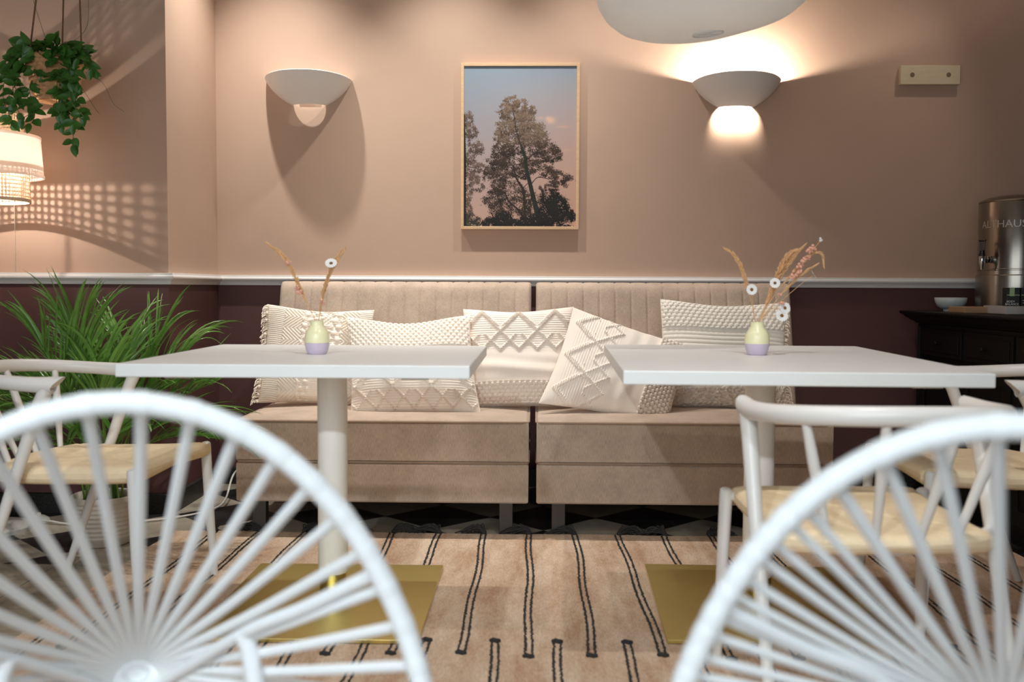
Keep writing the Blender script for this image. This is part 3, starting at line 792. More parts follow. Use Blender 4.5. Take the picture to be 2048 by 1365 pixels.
# ------------------------------------------------------------------ framed picture
FX0, FX1, FZ0, FZ1 = -.3505, .203, 1.222, 1.993
fw, fd = .014, .03
fr = thing('framed_picture', 'framed photograph of tall trees against an evening sky on the wall', 'picture', (0, YB, 0))
cxp, czp = (FX0+FX1)/2, (FZ0+FZ1)/2
b = MB()
b.b2((FX0, -fd, FZ0), (FX0+fw, -.002, FZ1)); b.b2((FX1-fw, -fd, FZ0), (FX1, -.002, FZ1))
b.b2((FX0+fw, -fd, FZ1-fw), (FX1-fw, -.002, FZ1)); b.b2((FX0+fw, -fd, FZ0), (FX1-fw, -.002, FZ0+fw))
b.build('frame', M['oak'], fr, smooth=False, bevel=.0012)
PW, PH = 300, 424
ys, xs = np.mgrid[0:PH, 0:PW]; X = xs/PW; Yv = ys/PH      # Yv down
def C(h): return np.array(lin(h)[:3])
sky = C('#8e9ba6')*(1-Yv[..., None])+C('#c29c8a')*Yv[..., None]
sky = sky*(1-.5*X[..., None]*np.clip(Yv*1.6, 0, 1)[..., None])+C('#cf9f86')*(.5*X[..., None]*np.clip(Yv*1.6, 0, 1)[..., None])
sky = sky*(1-.35*(1-X)[..., None]*(1-Yv)[..., None])+C('#7e93a6')*(.35*(1-X)[..., None]*(1-Yv)[..., None])
def blob(cx_, cy_, rx, ry, col, a, p=2):
    d = ((X-cx_)/rx)**2+((Yv-cy_)/ry)**2
    w_ = a*np.exp(-d**(p/2))
    sky[:] = sky*(1-w_[..., None])+col*w_[..., None]
blob(.77, .335, .035, .02, C('#d9b49d'), .9); blob(.745, .325, .02, .012, C('#d9b49d'), .8); blob(.68, .32, .03, .008, C('#d2ab98'), .5); blob(.88, .375, .06, .008, C('#d2a892'), .6)
blob(.87, .655, .06, .012, C('#d6ab92'), .5); blob(.9, .52, .1, .01, C('#c9a796'), .4)
img = sky
def disc(cx_, cy_, r_, col, asp=1.):
    x0, x1 = int((cx_-r_)*PW), int((cx_+r_)*PW)+2; y0, y1 = int(cy_*PH-r_*PW), int(cy_*PH+r_*PW)+2
    x0, y0 = max(0, x0), max(0, y0)
    if x1 <= x0 or y1 <= y0: return
    sx_, sy_ = xs[y0:y1, x0:x1], ys[y0:y1, x0:x1]
    m_ = (sx_-cx_*PW)**2+(sy_-cy_*PH)**2 <= max(.6, r_*PW)**2
    img[y0:y1, x0:x1][m_] = col
def limb(P0, r0, r1, col, n=60):
    Q = crom(np.c_[np.array(P0), np.zeros(len(P0))], 24)
    for i, p in enumerate(Q): disc(p[0], p[1], r0+(r1-r0)*i/len(Q), col)
def foliage(cx_, cy_, rx, ry, dens, top, bot, fill=.8):
    n_ = int(dens*rx*ry*2.3e5)
    nb = max(6, int(n_/60)); cl = []
    for _ in range(nb):
        a = rng.random()*2*PI; q = math.sqrt(rng.random()); cl.append((cx_+rx*q*math.cos(a), cy_+ry*q*math.sin(a)))
    for _ in range(n_):
        c = cl[rng.integers(nb)]
        x = c[0]+rng.normal(0, rx*.14); y = c[1]+rng.normal(0, ry*.15)
        t = np.clip((y-cy_+ry)/(2*ry)+rng.normal(0, .3), 0, 1)
        col = (top*(1-t)+bot*t)*rng.uniform(.6, 1.25)
        disc(x, y, rng.uniform(.0012, .0040), col)
br, dk, vd = C('#7a6458'), C('#463a34'), C('#231e1b')
# neighbouring tree cut by the edge of the print
for a in ((.03, .33, .05, .05), (.06, .41, .06, .06), (.10, .50, .075, .05), (.04, .57, .06, .05), (.10, .63, .08, .035), (.06, .70, .07, .05), (.12, .745, .06, .04), (.03, .8, .05, .06), (.02, .9, .05, .08)):
    foliage(*a, 1.5, br, dk)
foliage(.05, .97, .09, .05, 2.2, dk, C('#2b3524'))
limb([(.0, .62), (.08, .63), (.16, .645)], .005, .003, dk); limb([(-.005, .3), (.005, .6), (.0, 1.0)], .012, .02, vd)
# the tall tree
tr = [(.435, .26), (.45, .34), (.475, .43), (.51, .5), (.54, .56), (.555, .63), (.585, .72), (.62, .82), (.655, .92), (.68, 1.01)]
for a in ((.43, .225, .07, .035), (.36, .26, .05, .03), (.50, .25, .07, .045), (.42, .29, .10, .05), (.57, .28, .06, .04), (.52, .34, .12, .05), (.36, .39, .09, .055), (.33, .44, .06, .04),
          (.46, .40, .12, .05), (.62, .40, .12, .06), (.66, .45, .09, .05), (.56, .46, .10, .045), (.40, .47, .10, .03)):
    foliage(*a, 1.6, C('#86705f'), C('#43372f'))
for a in ((.34, .53, .10, .05), (.44, .53, .11, .05), (.28, .6, .09, .05), (.40, .60, .14, .045), (.70, .52, .12, .05), (.79, .55, .08, .05), (.66, .57, .12, .03), (.60, .62, .12, .04), (.24, .67, .07, .05),
          (.36, .69, .10, .06), (.74, .66, .10, .04), (.86, .70, .10, .045), (.80, .74, .09, .03), (.52, .66, .10, .04), (.30, .76, .09, .05)):
    foliage(*a, 1.35, C('#554439'), C('#272019'))
for a in ((.25, .84, .09, .06), (.40, .80, .14, .08), (.52, .84, .12, .08), (.30, .91, .10, .06), (.44, .92, .12, .07), (.70, .77, .05, .05), (.62, .88, .08, .08)):
    foliage(*a, .75, C('#4c3d33'), C('#221b17'))
for P0, r0, r1 in (([(.44, .62), (.47, .70), (.53, .77), (.54, .86), (.555, 1.)], .007, .014), ([(.36, .78), (.40, .84), (.48, .89), (.54, .95)], .006, .010), ([(.555, .60), (.48, .61), (.36, .62)], .006, .003),
                   ([(.56, .58), (.64, .54), (.74, .56)], .006, .003), ([(.59, .74), (.66, .69), (.76, .70), (.84, .69)], .005, .003), ([(.36, .78), (.29, .775), (.24, .80)], .004, .002), ([(.52, .76), (.58, .72)], .004, .003), ([(.40, .84), (.37, .88)], .004, .002)):
    limb(P0, r0, r1, C('#352a25'))
limb(tr[2:], .006, .026, C('#2b2a25')); limb(tr[:4], .003, .006, C('#4b3d35'))
for _ in range(500):
    t = rng.random()**.7; i = min(int(t*(len(tr)-1)), len(tr)-2); q = t*(len(tr)-1)-i
    disc(tr[i][0]*(1-q)+tr[i+1][0]*q+rng.normal(0, .004+.012*t), tr[i][1]*(1-q)+tr[i+1][1]*q, rng.uniform(.002, .004), C('#2f352c')*rng.uniform(.5, 1.3))
for a in ((.78, .84, .09, .06), (.86, .88, .09, .06), (.75, .92, .09, .07), (.9, .96, .1, .05), (.68, .97, .12, .05), (.25, .98, .09, .04), (.34, .96, .1, .05), (.45, .985, .12, .03), (.97, .93, .03, .04), (.58, .975, .1, .04)):
    foliage(*a, 2.6, C('#2c2722'), C('#171513'))
GX = FX0+fw+(FX1-FX0-2*fw)*(np.arange(PW)/(PW-1)); GZ = FZ1-fw-(FZ1-FZ0-2*fw)*(np.arange(PH)/(PH-1))
gx, gz = np.meshgrid(GX, GZ)
b = MB(); b.grid(np.stack([gx, np.full_like(gx, -.0235), gz], 2))
pr = b.build('print', M['print'], fr, smooth=False)
at = pr.data.color_attributes.new('ink', 'FLOAT_COLOR', 'POINT')
at.data.foreach_set('color', np.concatenate([np.clip(img, 0, 1), np.ones((PH, PW, 1))], 2).reshape(-1).astype(np.float32))
MB().b2((FX0+.004, -.0225, FZ0+.004), (FX1-.004, -.003, FZ1-.004)).build('backing_board', M['pine'], fr, smooth=False)

# ------------------------------------------------------------------ wall sconces
def sconce(x, z, label, lit):
    s = thing('wall_sconce', label, 'wall lamp', (x, YB, z), 0, 'white bowl sconces on the wall')
    prof = [(.074, -.128), (.078, -.130), (.105, -.112), (.140, -.083), (.170, -.048), (.190, -.015), (.199, .006), (.196, .009), (.190, .006), (.182, -.014), (.163, -.045), (.134, -.077), (.100, -.104), (.074, -.122), (.074, -.128)]
    b = MB().lathe(prof, 64, (0, 0, 0), PI, 2*PI, 1.02, 1.08)
    V = b.v[0]; V[:, 1] *= np.interp(V[:, 2], [-.13, -.06, .0], [.52, .85, 1.]); V[:, 2] = V[:, 2]*.84-.002+np.where(V[:, 2] > -.02, 1, .3)*.010*np.clip(-V[:, 1]/.2, 0, 1)
    b.build('bowl', M['plaster'], s)
    MB().box((0, -.012, -.045), (.10, .022, .05)).build('mounting_plate', M['plaster'], s, smooth=False, bevel=.003)
    if not lit: return s
    MB().tube([[0, -.022, -.055], [0, -.050, -.055]], .010, 12).build('lamp_holder', M['plaster'], s)
    MB().lathe([(.0001, -.030), (.008, -.028), (.012, -.018), (.014, -.004), (.012, .008), (.0001, .014)], 20, (0, -.058, -.035)).build('bulb', M['bulb2'] if lit else M['frost'], s)
    return s
sconce(-1.067, 1.912, 'unlit white bowl sconce with a long shadow below', False)
sconce(.930, 1.903, 'lit white bowl sconce glowing above and below', True)

# ------------------------------------------------------------------ wooden wall block
wb = thing('wooden_wall_block', 'small pale wooden block with two screw holes on the wall', 'wall block', (1.816, YB, 1.937))
MB().b2((-.136, -.032, -.043), (.136, -.003, .043)).build('block', M['pine'], wb, smooth=False, bevel=.002)
for x in (-.083, .083):
    MB().lathe([(.0105, .0), (.0105, .0012), (.006, .0016), (.0001, .0008)], 16).xf(Matrix.Translation((x, -.032, .0)) @ Matrix.Rotation(PI/2, 4, 'X')).build('screw_hole', M['hole'], wb)

# ------------------------------------------------------------------ paper pendant lamp
pl = thing('paper_pendant_lamp', 'large flattened white paper lantern hanging from the ceiling', 'pendant lamp', (.478, 2.9, 1.812))
th = np.linspace(-PI/2*.9735, PI/2*.9735, 90); prof = []
for t in th:
    prof.append((.307*abs(math.cos(t))**.62, .135*math.copysign(abs(math.sin(t))**.9, t)))
b = MB().lathe(prof, 96)
V = b.v[0]; a = np.arctan2(V[:, 1], V[:, 0])
q_ = np.hypot(V[:, 0], V[:, 1])/.307; V[:, 2] += q_*(.007*np.sin(a*2+.8)+.002*np.sin(a*5+V[:, 2]*20))+.0010*np.sin(V[:, 2]*190+3*np.sin(a*2))*q_; V[:, 0] *= 1+.012*np.sin(a*2+.6)
tilt = Matrix.Rotation(R(-5.5), 4, 'Y') @ Matrix.Rotation(R(3), 4, 'X')
b.xf(tilt); sh_ = b.build('paper_shade', M['paper'], pl, angle=180); 
zr = prof[0]
b = MB().tube([[.044*math.cos(q), .044*math.sin(q), zr[1]-.002] for q in np.linspace(0, 2*PI, 40, endpoint=False)], .0018, 8, True)
b.xf(tilt); b.build('opening_ring', M['steelwhite'], pl)
for q in (.4, .4+PI/2):
    MB().tube([[.044*math.cos(q), .044*math.sin(q), zr[1]-.003], [-.044*math.cos(q), -.044*math.sin(q), zr[1]-.003]], .0013, 6).xf(tilt).build('cross_wire', M['steelwhite'], pl)
MB().lathe([(.044, 0), (.0001, 0)], 40, (0, 0, zr[1]+.001)).xf(tilt).build('opening_cover', M['petal'], pl)
MB().tube([[0, 0, .12], [0, 0, CEIL-1.812]], .0025, 8).build('cord', M['cable'], pl)
MB().lathe([(.0001, CEIL-1.812), (.05, CEIL-1.813), (.05, CEIL-1.832), (.0001, CEIL-1.842)], 24).build('ceiling_rose', M['white'], pl)

# ------------------------------------------------------------------ tiered cane floor lamp
LX, LY = -2.094, 3.765
fl = thing('floor_lamp', 'tiered lamp with white fabric drum between two cane shades', 'lamp', (LX, LY, 0))
def cane(name, r, z0, z1, cell=.0134):
    b = MB(); n = int(round(2*PI*r/cell)); nz = max(2, int(round((z1-z0)/cell))); dz = (z1-z0)/nz; sr = .00085
    ang = lambda i: 2*PI*i/n
    for i in range(n):
        for o in (-.10, .10):
            a = ang(i+o); x, y = r*math.cos(a), r*math.sin(a)
            b.tube([[x, y, z0], [x, y, z1]], sr*1.25, 5, caps=False)
    for j in range(nz+1):
        for o in (-.10, .10):
            z = z0+dz*(j+.0)+o*cell*.9
            b.tube([[(r+.001)*math.cos(q), (r+.001)*math.sin(q), z] for q in np.linspace(0, 2*PI, 90, endpoint=False)], sr, 4, True)
    st = 3
    for i in range(n):
        for s in (-1, 1):
            P_ = []
            for j in range(nz*st+1):
                a = ang(i+.5+s*j/st); P_.append([(r-.001)*math.cos(a), (r-.001)*math.sin(a), z0+dz*j/st])
            b.tube(P_, sr*.8, 4, caps=False)
    o = b.build(name, M['cane'], fl, smooth=False)
    hb = MB()
    for z in (z0, z1): hb.lathe([(r-.003, -.006), (r+.004, -.006), (r+.004, .006), (r-.003, .006), (r-.003, -.006)], 72, (0, 0, z))
    hb.build('cane_hoop', M['cane'], o)
    return o
cane('lower_shade', .155, 1.272, 1.385); cane('upper_shade', .136, 1.492, 1.600)
b = MB().lathe([(.2055, 1.363), (.1955, 1.516)], 96); b.lathe([(.2045, 1.363), (.1945, 1.516)], 96); b.build('drum_shade', M['shade'], fl)
b = MB()
for r_, z in ((.2055, 1.366), (.1955, 1.513)): b.lathe([(r_-.003, -.005), (r_+.0025, -.005), (r_+.0025, .005), (r_-.003, .005), (r_-.003, -.005)], 96, (0, 0, z))
b.build('shade_trim', M['shade'], fl)
b = MB()
for z, r_ in ((1.505, .196), (1.385, .156), (1.59, .137)):
    for a in (0.3, 0.3+2*PI/3, .3+4*PI/3): b.tube([[.012*math.cos(a), .012*math.sin(a), z], [r_*math.cos(a), r_*math.sin(a), z]], .0018, 6)
b.build('shade_spokes', M['steelwhite'], fl)
MB().tube([[0, 0, .02], [0, 0, 1.292]], .011, 14).build('pole', M['oak'], fl)
MB().tube([[0, 0, 1.385], [0, 0, 1.60]], .006, 10).build('shade_stem', M['steelwhite'], fl)
MB().lathe([(.0001, 0), (.14, 0), (.14, .015), (.13, .022), (.0001, .024)], 48).build('base', M['greybox'], fl)
MB().lathe([(.0001, 1.29), (.012, 1.29), (.012, 1.31), (.004, 1.32), (.004, 1.345), (.0015, 1.347), (.0001, 1.3472)], 20).build('lamp_holder', M['white'], fl)
bl = MB().lathe([(.0001, 1.353), (.0021, 1.3521), (.003, 1.350), (.0021, 1.3479), (.0001, 1.347)], 20).build('bulb', M['bulb'], fl)
MB().tube([[.056, .106, 1.335], [.056, .106, 1.0]], .0010, 6).build('pull_cord', M['cable'], fl)
MB().tube([[.009, .017, 1.30], [.056, .106, 1.335]], .0012, 6).build('pull_arm', M['steelwhite'], fl)

# ------------------------------------------------------------------ cable on the floor
cbx = thing('power_cable', 'white cable with foot switch running along the floor behind the pot', 'cable', (0, 0, 0))
P_ = crom([[LX+.12, LY+.10, .006], [-2.02, 3.90, .006], [-1.93, 3.875, .012], [-1.86, 3.86, .006], [-1.72, 3.83, .006], [-1.58, 3.90, .006], [-1.44, 4.0, .006], [-1.36, 4.13, .006], [-1.33, 4.22, .03], [-1.36, 4.45, .10], [-1.34, 4.66, .13]], 12)
MB().tube(P_, .0042, 8).build('cord', M['cable'], cbx)
b = MB().lathe([(.0001, .03), (.016, .028), (.028, .018), (.031, .008), (.03, .0), (.0001, .0)], 24, (0, 0, 0), sx=1.5)
b.xf(Matrix.Translation((-1.985, 3.905, .0))).build('foot_switch', M['frost'], cbx)
MB().lathe([(.0001, .012), (.008, .010), (.010, 0)], 16, (-1.985, 3.905, .028)).build('switch_button', M['cable'], cbx)

# ------------------------------------------------------------------ potted palm
PX, PY = -1.585, 3.60
pp = thing('potted_palm', 'bushy green palm in a ribbed off-white pot on the tiled floor', 'plant', (PX, PY, 0))
prof = [(.0001, 0), (.085, 0), (.096, .006), (.104, .03)]
for z in np.arange(.035, .172, .0028): prof.append((.104+.012*min(1, z/.12)+.0016*math.cos(2*PI*z/.0165), z))
prof += [(.115, .178), (.112, .182), (.106, .178), (.104, .15), (.0001, .148)]
MB().lathe(prof, 64).build('pot', M['pot'], pp, angle=80)
MB().lathe([(.1045, .152), (.06, .160), (.0001, .163)], 32).build('soil', M['soil'], pp)
def frond(az, L, rise, droop, nl, ll, w=.0062, base=(0, 0)):
    if rise > 1.15: L *= .99
    elif math.sin(az) < -.5: L *= .80
    b = MB(); n = 30; t = np.linspace(0, 1, n)
    hx = L*(t*.22+.78*t**1.75)*math.cos(rise)
    hz = .155+1.06*L*math.sin(rise)*(1.18*t-.18*t*t)-droop*t**3
    ca_, sa = math.cos(az), math.sin(az)
    P_ = np.stack([base[0]+hx*ca_, base[1]+hx*sa, hz], 1)
    b.tube(P_, np.linspace(.0042, .0010, n), 6, mi=1)
    T_ = np.gradient(P_, axis=0); T_ /= np.linalg.norm(T_, axis=1)[:, None]
    for i in range(nl):
        s = .52+.48*(i+.6)/nl; kf = s*(n-1); k0 = min(int(kf), n-2); q = kf-k0
        p = P_[k0]*(1-q)+P_[k0+1]*q; d = T_[k0]
        sd = np.cross(d, [0, 0, 1.]); sd /= np.linalg.norm(sd)+1e-9; up = np.cross(sd, d)
        for sg in (-1, 1):
            l = ll*(.62+.5*math.sin(PI*min(1, (1-s)/.48*.8+.18)))*rng.uniform(.8, 1.2)
            o = d*rng.uniform(.85, 1.15)+sg*sd*rng.uniform(.32, .62)*(1-.35*(s-.52)/.48)+up*rng.uniform(.12, .42); o /= np.linalg.norm(o)
            ws = w*.86*rng.uniform(.75, 1.25); rows = []
            nn = np.cross(o, sd*sg); nn /= np.linalg.norm(nn)+1e-9; wd = np.cross(nn, o); tw = rng.normal(0, .5)
            wd, nn = wd*math.cos(tw)+nn*math.sin(tw), nn*math.cos(tw)-wd*math.sin(tw)
            cur = p.copy(); st = l/9; dirv = o.copy(); dr = rng.uniform(.03, .14)
            for m_ in range(10):
                ww = ws*(math.sin(PI*min(1, .16+m_/9*.80))**.75 if m_ < 9 else .06)
                rows.append([cur-wd*ww+nn*ww*.4, cur, cur+wd*ww+nn*ww*.4])
                dirv = dirv+np.array([0, 0, -dr*(m_+1)*.24]); dirv /= np.linalg.norm(dirv); cur = cur+dirv*st
            rows = np.array(rows)
            if rows[..., 1].min() < -.26 or rows[..., 1].max() > .44: continue
            b.grid(rows)
    return b.build('frond', [M['palm'], M['palmstem']], pp, angle=180)
spec = [(-2.6, .62, 1.05, .10), (-2.2, .64, 1.12, .12), (2.9, .60, 1.02, .10), (2.6, .58, .98, .12), (-3.0, .66, .90, .14), (3.05, .64, .80, .16), (-2.8, .62, .78, .18),
        (-.25, .60, .94, .08), (.12, .62, .90, .08), (.02, .62, 1.12, .05), (-.45, .60, .82, .14), (-.08, .60, .68, .16), (-.75, .60, 1.02, .12),
        (-1.3, .58, 1.22, .04), (-1.7, .66, 1.32, .04), (-1.45, .62, 1.42, .02), (1.6, .58, 1.28, .04), (.9, .60, 1.3, .03), (-1.1, .58, 1.06, .14), (-2.0, .58, 1.05, .12),
        (-1.9, .50, 1.1, .12), (-1.6, .60, .95, .16), (-2.4, .58, .88, .16), (-.9, .56, .9, .16), (-1.35, .50, 1.35, .03), (-2.1, .62, 1.28, .05), (2.2, .54, 1.22, .05), (-1.5, .52, 1.2, .08), (3.1, .5, 1.15, .08)]
for az, L, ri, dr in spec:
    frond(az, L, ri, dr, 17, .255, base=(rng.normal(0, .03), rng.normal(0, .022)))

# ------------------------------------------------------------------ hanging basket
HX, HY, HZ = -1.815, 3.76, 1.64
hp = thing('hanging_basket_plant', 'trailing green plant in a woven basket hung by ropes', 'plant', (HX, HY, HZ))
nz_, na = 60, 160; zz = np.linspace(0, .165, nz_); aa = np.linspace(0, 2*PI, na+1)
A_, Z_ = np.meshgrid(aa, zz, indexing='ij')
r_ = .062+.040*np.sin(np.clip(Z_/.165*1.25, 0, PI/2)); rowi = np.floor(Z_/.0165)
r_ = r_+.0075*np.abs(np.sin(PI*Z_/.0165))*np.abs(np.cos(A_*14+rowi*PI/2))**.5
b = MB(); b.grid(np.stack([r_*np.cos(A_), r_*np.sin(A_), Z_], 2)); b.lathe([(.0001, 0), (.066, 0)], 40); b.lathe([(.098, .165), (.09, .16), (.085, .06), (.0001, .055)], 40)
b.build('basket', M['rattan'], hp, merge=True, angle=180)
MB().lathe([(.089, .135), (.0001, .14)], 24).build('soil', M['soil'], hp)
for x, y in ((-.040, -.07), (-.013, .075), (.075, .02)):
    tp = np.array([.075+x*.2, y*.2, CEIL-HZ])
    MB().tube(crom([[x*1.25, y*1.25, .16], (np.array([x*1.2, y*1.2, .16])*.5+tp*.5)*[1, 1, 1], tp], 8), .0032, 6).build('rope', M['rope'], hp)
leaf = MB(); vine = MB()
def add_leaf(p, d, l, w_, nrm=None):
    d = np.array(d, float); d /= np.linalg.norm(d); nrm = np.array(nrm if nrm is not None else rng.normal(0, 1, 3)+[0, -.6, .8])
    sd = np.cross(d, nrm); sd /= np.linalg.norm(sd)+1e-9; up = np.cross(sd, d)
    rows = []
    for t in np.linspace(0, 1, 7):
        ww = w_*(math.sin(PI*t**.8)**.75 if 0 < t < 1 else .02)
        c = np.array(p)+d*l*t+up*(-.18*l*t*t)
        rows.append([c-sd*ww+up*ww*.25, c-sd*ww*.5+up*ww*.05, c-up*0, c+sd*ww*.5+up*ww*.05, c+sd*ww+up*ww*.25])
    leaf.grid(np.array(rows))
for i in range(110):
    a = rng.random()*2*PI; rr_ = rng.uniform(.03, .12); z = .165+rng.uniform(-.02, .05)*(1.3-rr_*6)
    p = np.array([rr_*math.cos(a), rr_*math.sin(a), z])
    add_leaf(p, [math.cos(a)*1.1, math.sin(a)*1.1, rng.uniform(-.6, .8)], rng.uniform(.045, .072), rng.uniform(.013, .02))
kk = 3.74/1991
trail = [((40, 130), (25, 165), (22, 205), (45, 250)), ((60, 130), (55, 175), (38, 215), (32, 232)), ((85, 140), (78, 185), (85, 225), (70, 245)), ((80, 150), (75, 200), (95, 235), (80, 252)),
         ((140, 130), (148, 180), (150, 215), (146, 235)), ((150, 130), (160, 180), (170, 215), (188, 238)), ((145, 150), (150, 220), (160, 260), (161, 292)), ((165, 120), (185, 128), (198, 150), (205, 148)),
         ((160, 130), (172, 150), (178, 175), (180, 178)), ((135, 120), (140, 170), (138, 212), (140, 232)), ((50, 120), (40, 150), (50, 190), (60, 205)), ((95, 120), (90, 150), (110, 160), (120, 158)), ((30, 120), (22, 145), (18, 158), (18, 160)),
         ((120, 130), (140, 160), (132, 200), (138, 250)), ((150, 140), (168, 190), (178, 222), (172, 256)), ((110, 128), (118, 150), (150, 160), (165, 172)), ((60, 145), (48, 170), (55, 215), (62, 232))]
for tr_ in trail:
    Q = []
    for j, (x, y) in enumerate(tr_):
        dx = (x-108)*kk; dz = (202-y)*kk
        dy = -rng.uniform(.06, .115) if j else -.05
        Q.append([dx, dy, dz+.0])
    P_ = crom(Q, 10); P_ = resample(P_, .012); vine.tube(P_, .0012, 5)
    for p in P_[1:]:
        if rng.random() < .62:
            a = rng.random()*2*PI
            add_leaf(p, [math.cos(a), -.25, -.5+.6*math.sin(a)], rng.uniform(.034, .056), rng.uniform(.011, .0165), [rng.normal(0, .4), -1, .5+rng.normal(0, .3)])
    add_leaf(P_[-1], [rng.normal(0, .3), -.1, -1], .04, .013, [0, -1, .2])
for Q in ([[.03, -.05, .2], [.08, -.02, .1], [.15, .0, -.02], [.16, .02, -.04]], [[.1, 0, .12], [.17, .02, .08], [.21, .03, .0], [.25, .03, -.03]], [[-.02, 0, .2], [-.06, .02, .3], [-.09, .02, .4]], [[.03, 0, .2], [.10, .06, .3], [.09, .08, .5]], [[.08, -.04, .0], [.12, -.03, -.07], [.1, -.03, -.11], [.06, -.03, -.12]]):
    vine.tube(crom(Q, 10), .0009, 5)
for i in range(46):
    a = rng.uniform(PI*1.02, PI*1.98); z = rng.uniform(.125, .205); rr_ = rng.uniform(.09, .12)
    p = np.array([rr_*math.cos(a)-.012, rr_*math.sin(a), z])
    add_leaf(p, [math.cos(a)*.5+rng.normal(0, .5), -.35, rng.uniform(-.8, .4)], rng.uniform(.042, .062), rng.uniform(.015, .021), [rng.normal(0, .35), -1, .45+rng.normal(0, .25)])
leaf.build('foliage', M['leaf'], hp, angle=180); vine.build('vines', M['vine'], hp)

# ------------------------------------------------------------------ sideboard and what stands on it
SBZ = .851
sb = thing('sideboard', 'black panelled sideboard with moulded top against the wall', 'sideboard', (0, 0, 0))
X0, X1, Y0, Y1 = 1.775, 2.42, 2.75, 4.635
MB().b2((X0, Y0, .06), (X1, Y1, .805)).build('body', M['black'], sb, smooth=False)
MB().b2((X0+.015, Y0+.01, 0), (X1, Y1-.01, .06)).build('plinth', M['black'], sb, smooth=False)
b = MB()
pf = [(.0, .792), (.012, .797), (.016, .803), (.030, .81), (.046, .822), (.056, .830), (.060, .834), (.072, .838), (.075, .843), (.075, .849), (.072, SBZ), (-.3, SBZ)]
rows = []
for a_, z in pf:
    rows.append([[X1, Y0-a_, z], [X0-a_, Y0-a_, z], [X0-a_, Y1+min(a_, .05), z], [X1, Y1+min(a_, .05), z]])
b.grid(np.array(rows)); b.build('top', M['black'], sb, smooth=False)
npan = 4; wy = (Y1-Y0-.10)/npan
for i in range(npan):
    y0 = Y0+.05+i*wy+.012; y1 = y0+wy-.024; ym = (y0+y1)/2
    d = MB().b2((X0-.014, y0, .655), (X0-.001, y1, .775)); d.b2((X0-.019, y0+.02, .675), (X0-.013, y1-.02, .755)); d = d.build('drawer', M['black'], sb, smooth=False, bevel=.002)
    MB().lathe([(.0001, .024), (.010, .022), (.012, .015), (.006, .008), (.006, 0)], 16).xf(Matrix.Translation((X0-.019, ym, .715)) @ Matrix.Rotation(-PI/2, 4, 'Y')).build('knob', M['black'], d)
    d = MB(); zl, zh = .09, .635; fwd = .055
    d.b2((X0-.012, y0, zl), (X0-.001, y1, zh))
    for lo, hi in (((y0, zl), (y0+fwd, zh)), ((y1-fwd, zl), (y1, zh)), ((y0+fwd, zl), (y1-fwd, zl+fwd)), ((y0+fwd, zh-fwd), (y1-fwd, zh))): d.b2((X0-.020, lo[0], lo[1]), (X0-.012, hi[0], hi[1]))
    d = d.build('door', M['black'], sb, smooth=False, bevel=.002)
    MB().lathe([(.0001, .024), (.010, .022), (.012, .015), (.006, .008), (.006, 0)], 16).xf(Matrix.Translation((X0-.020, y1-.03, .40)) @ Matrix.Rotation(-PI/2, 4, 'Y')).build('knob', M['black'], d)
for y in (Y0+.025, Y1-.025):
    d = MB().b2((X0-.008, y-.022, .08), (X0+.002, y+.022, .79))
    for q in (-.012, -.004, .004, .012): d.tube([[X0-.009, y+q, .09], [X0-.009, y+q, .78]], .0028, 8)
    d.build('pilaster', M['black'], sb)

tag(MB().lathe([(.0001, .0), (.030, .0), (.031, .003), (.031, .010), (.040, .012), (.056, .022), (.0655, .040), (.069, .0605), (.0675, .0615), (.066, .0595), (.052, .028), (.028, .016), (.0001, .014)], 48, (0, 0, 0)).build('bowl', M['bowl'], angle=70),
    'small pale bowl at the end of the sideboard', 'bowl').location = (1.86, 4.50, SBZ)
tag(MB().box((0, 0, .013), (.145, .16, .026)).build('wooden_tray', M['traywood'], smooth=False, bevel=.003), 'low wooden tray between the bowl and the white carton tray', 'tray').location = (1.852, 4.25, SBZ)
cb_ = thing('carton_tray', 'low greyish white box under the black tea boxes', 'box', (1.945, 4.11, SBZ))
MB().box((0, 0, .016), (.14, .20, .032)).build('tray_body', M['greybox'], cb_, smooth=False, bevel=.002)
def text_mesh(s, size):
    cu = bpy.data.curves.new('txt', 'FONT'); cu.body = s; cu.size = size; cu.extrude = .0003; cu.align_x = 'CENTER'; cu.align_y = 'CENTER'
    o = bpy.data.objects.new('txt', cu); COL.objects.link(o); bpy.context.view_layer.update()
    me = bpy.data.meshes.new_from_object(o.evaluated_get(bpy.context.evaluated_depsgraph_get()))
    V = np.array([v.co[:] for v in me.vertices]); F = [tuple(p.vertices) for p in me.polygons]
    bpy.data.objects.remove(o); bpy.data.curves.remove(cu); bpy.data.meshes.remove(me)
    return V, F
def tea_box(name, loc, label, front):
    t = thing(name, label, 'box', loc, R(-14), 'black tea boxes on the sideboard')
    MB().box((0, 0, .037), (.048, .085, .074)).build('carton', M['box_black'], t, smooth=False, bevel=.001)
    y = -.0431
    if front:
        MB().b2((-.014, y, .040), (.004, y+.001, .074)).build('label_band', M['green'], t, smooth=False)
        MB().b2((-.024, y-.0002, .043), (.024, y+.001, .046)).build('label_line', M['green'], t, smooth=False)
        for j, s in enumerate(('BODY', 'BALANCE.')):
            V, F = text_mesh(s, .0115)
            MB().add(np.stack([V[:, 0]-.003 if j else V[:, 0]-.009, np.full(len(V), y-.0004)-V[:, 2], V[:, 1]+.018-.0105*j], 1), F).build('lettering', M['inkw'], t, smooth=False)
    else:
        MB().b2((-.024, y-.0002, .043), (.024, y+.001, .046)).build('label_line', M['green'], t, smooth=False)
        for z in (.022, .012): MB().b2((-.018, y-.0002, z), (.002, y+.001, z+.0018)).build('print_line', M['inkw'], t, smooth=False)
    return t
tea_box('tea_box', (1.934, 4.095, SBZ+.032), 'black tea box with mint green band and pale lettering', True)
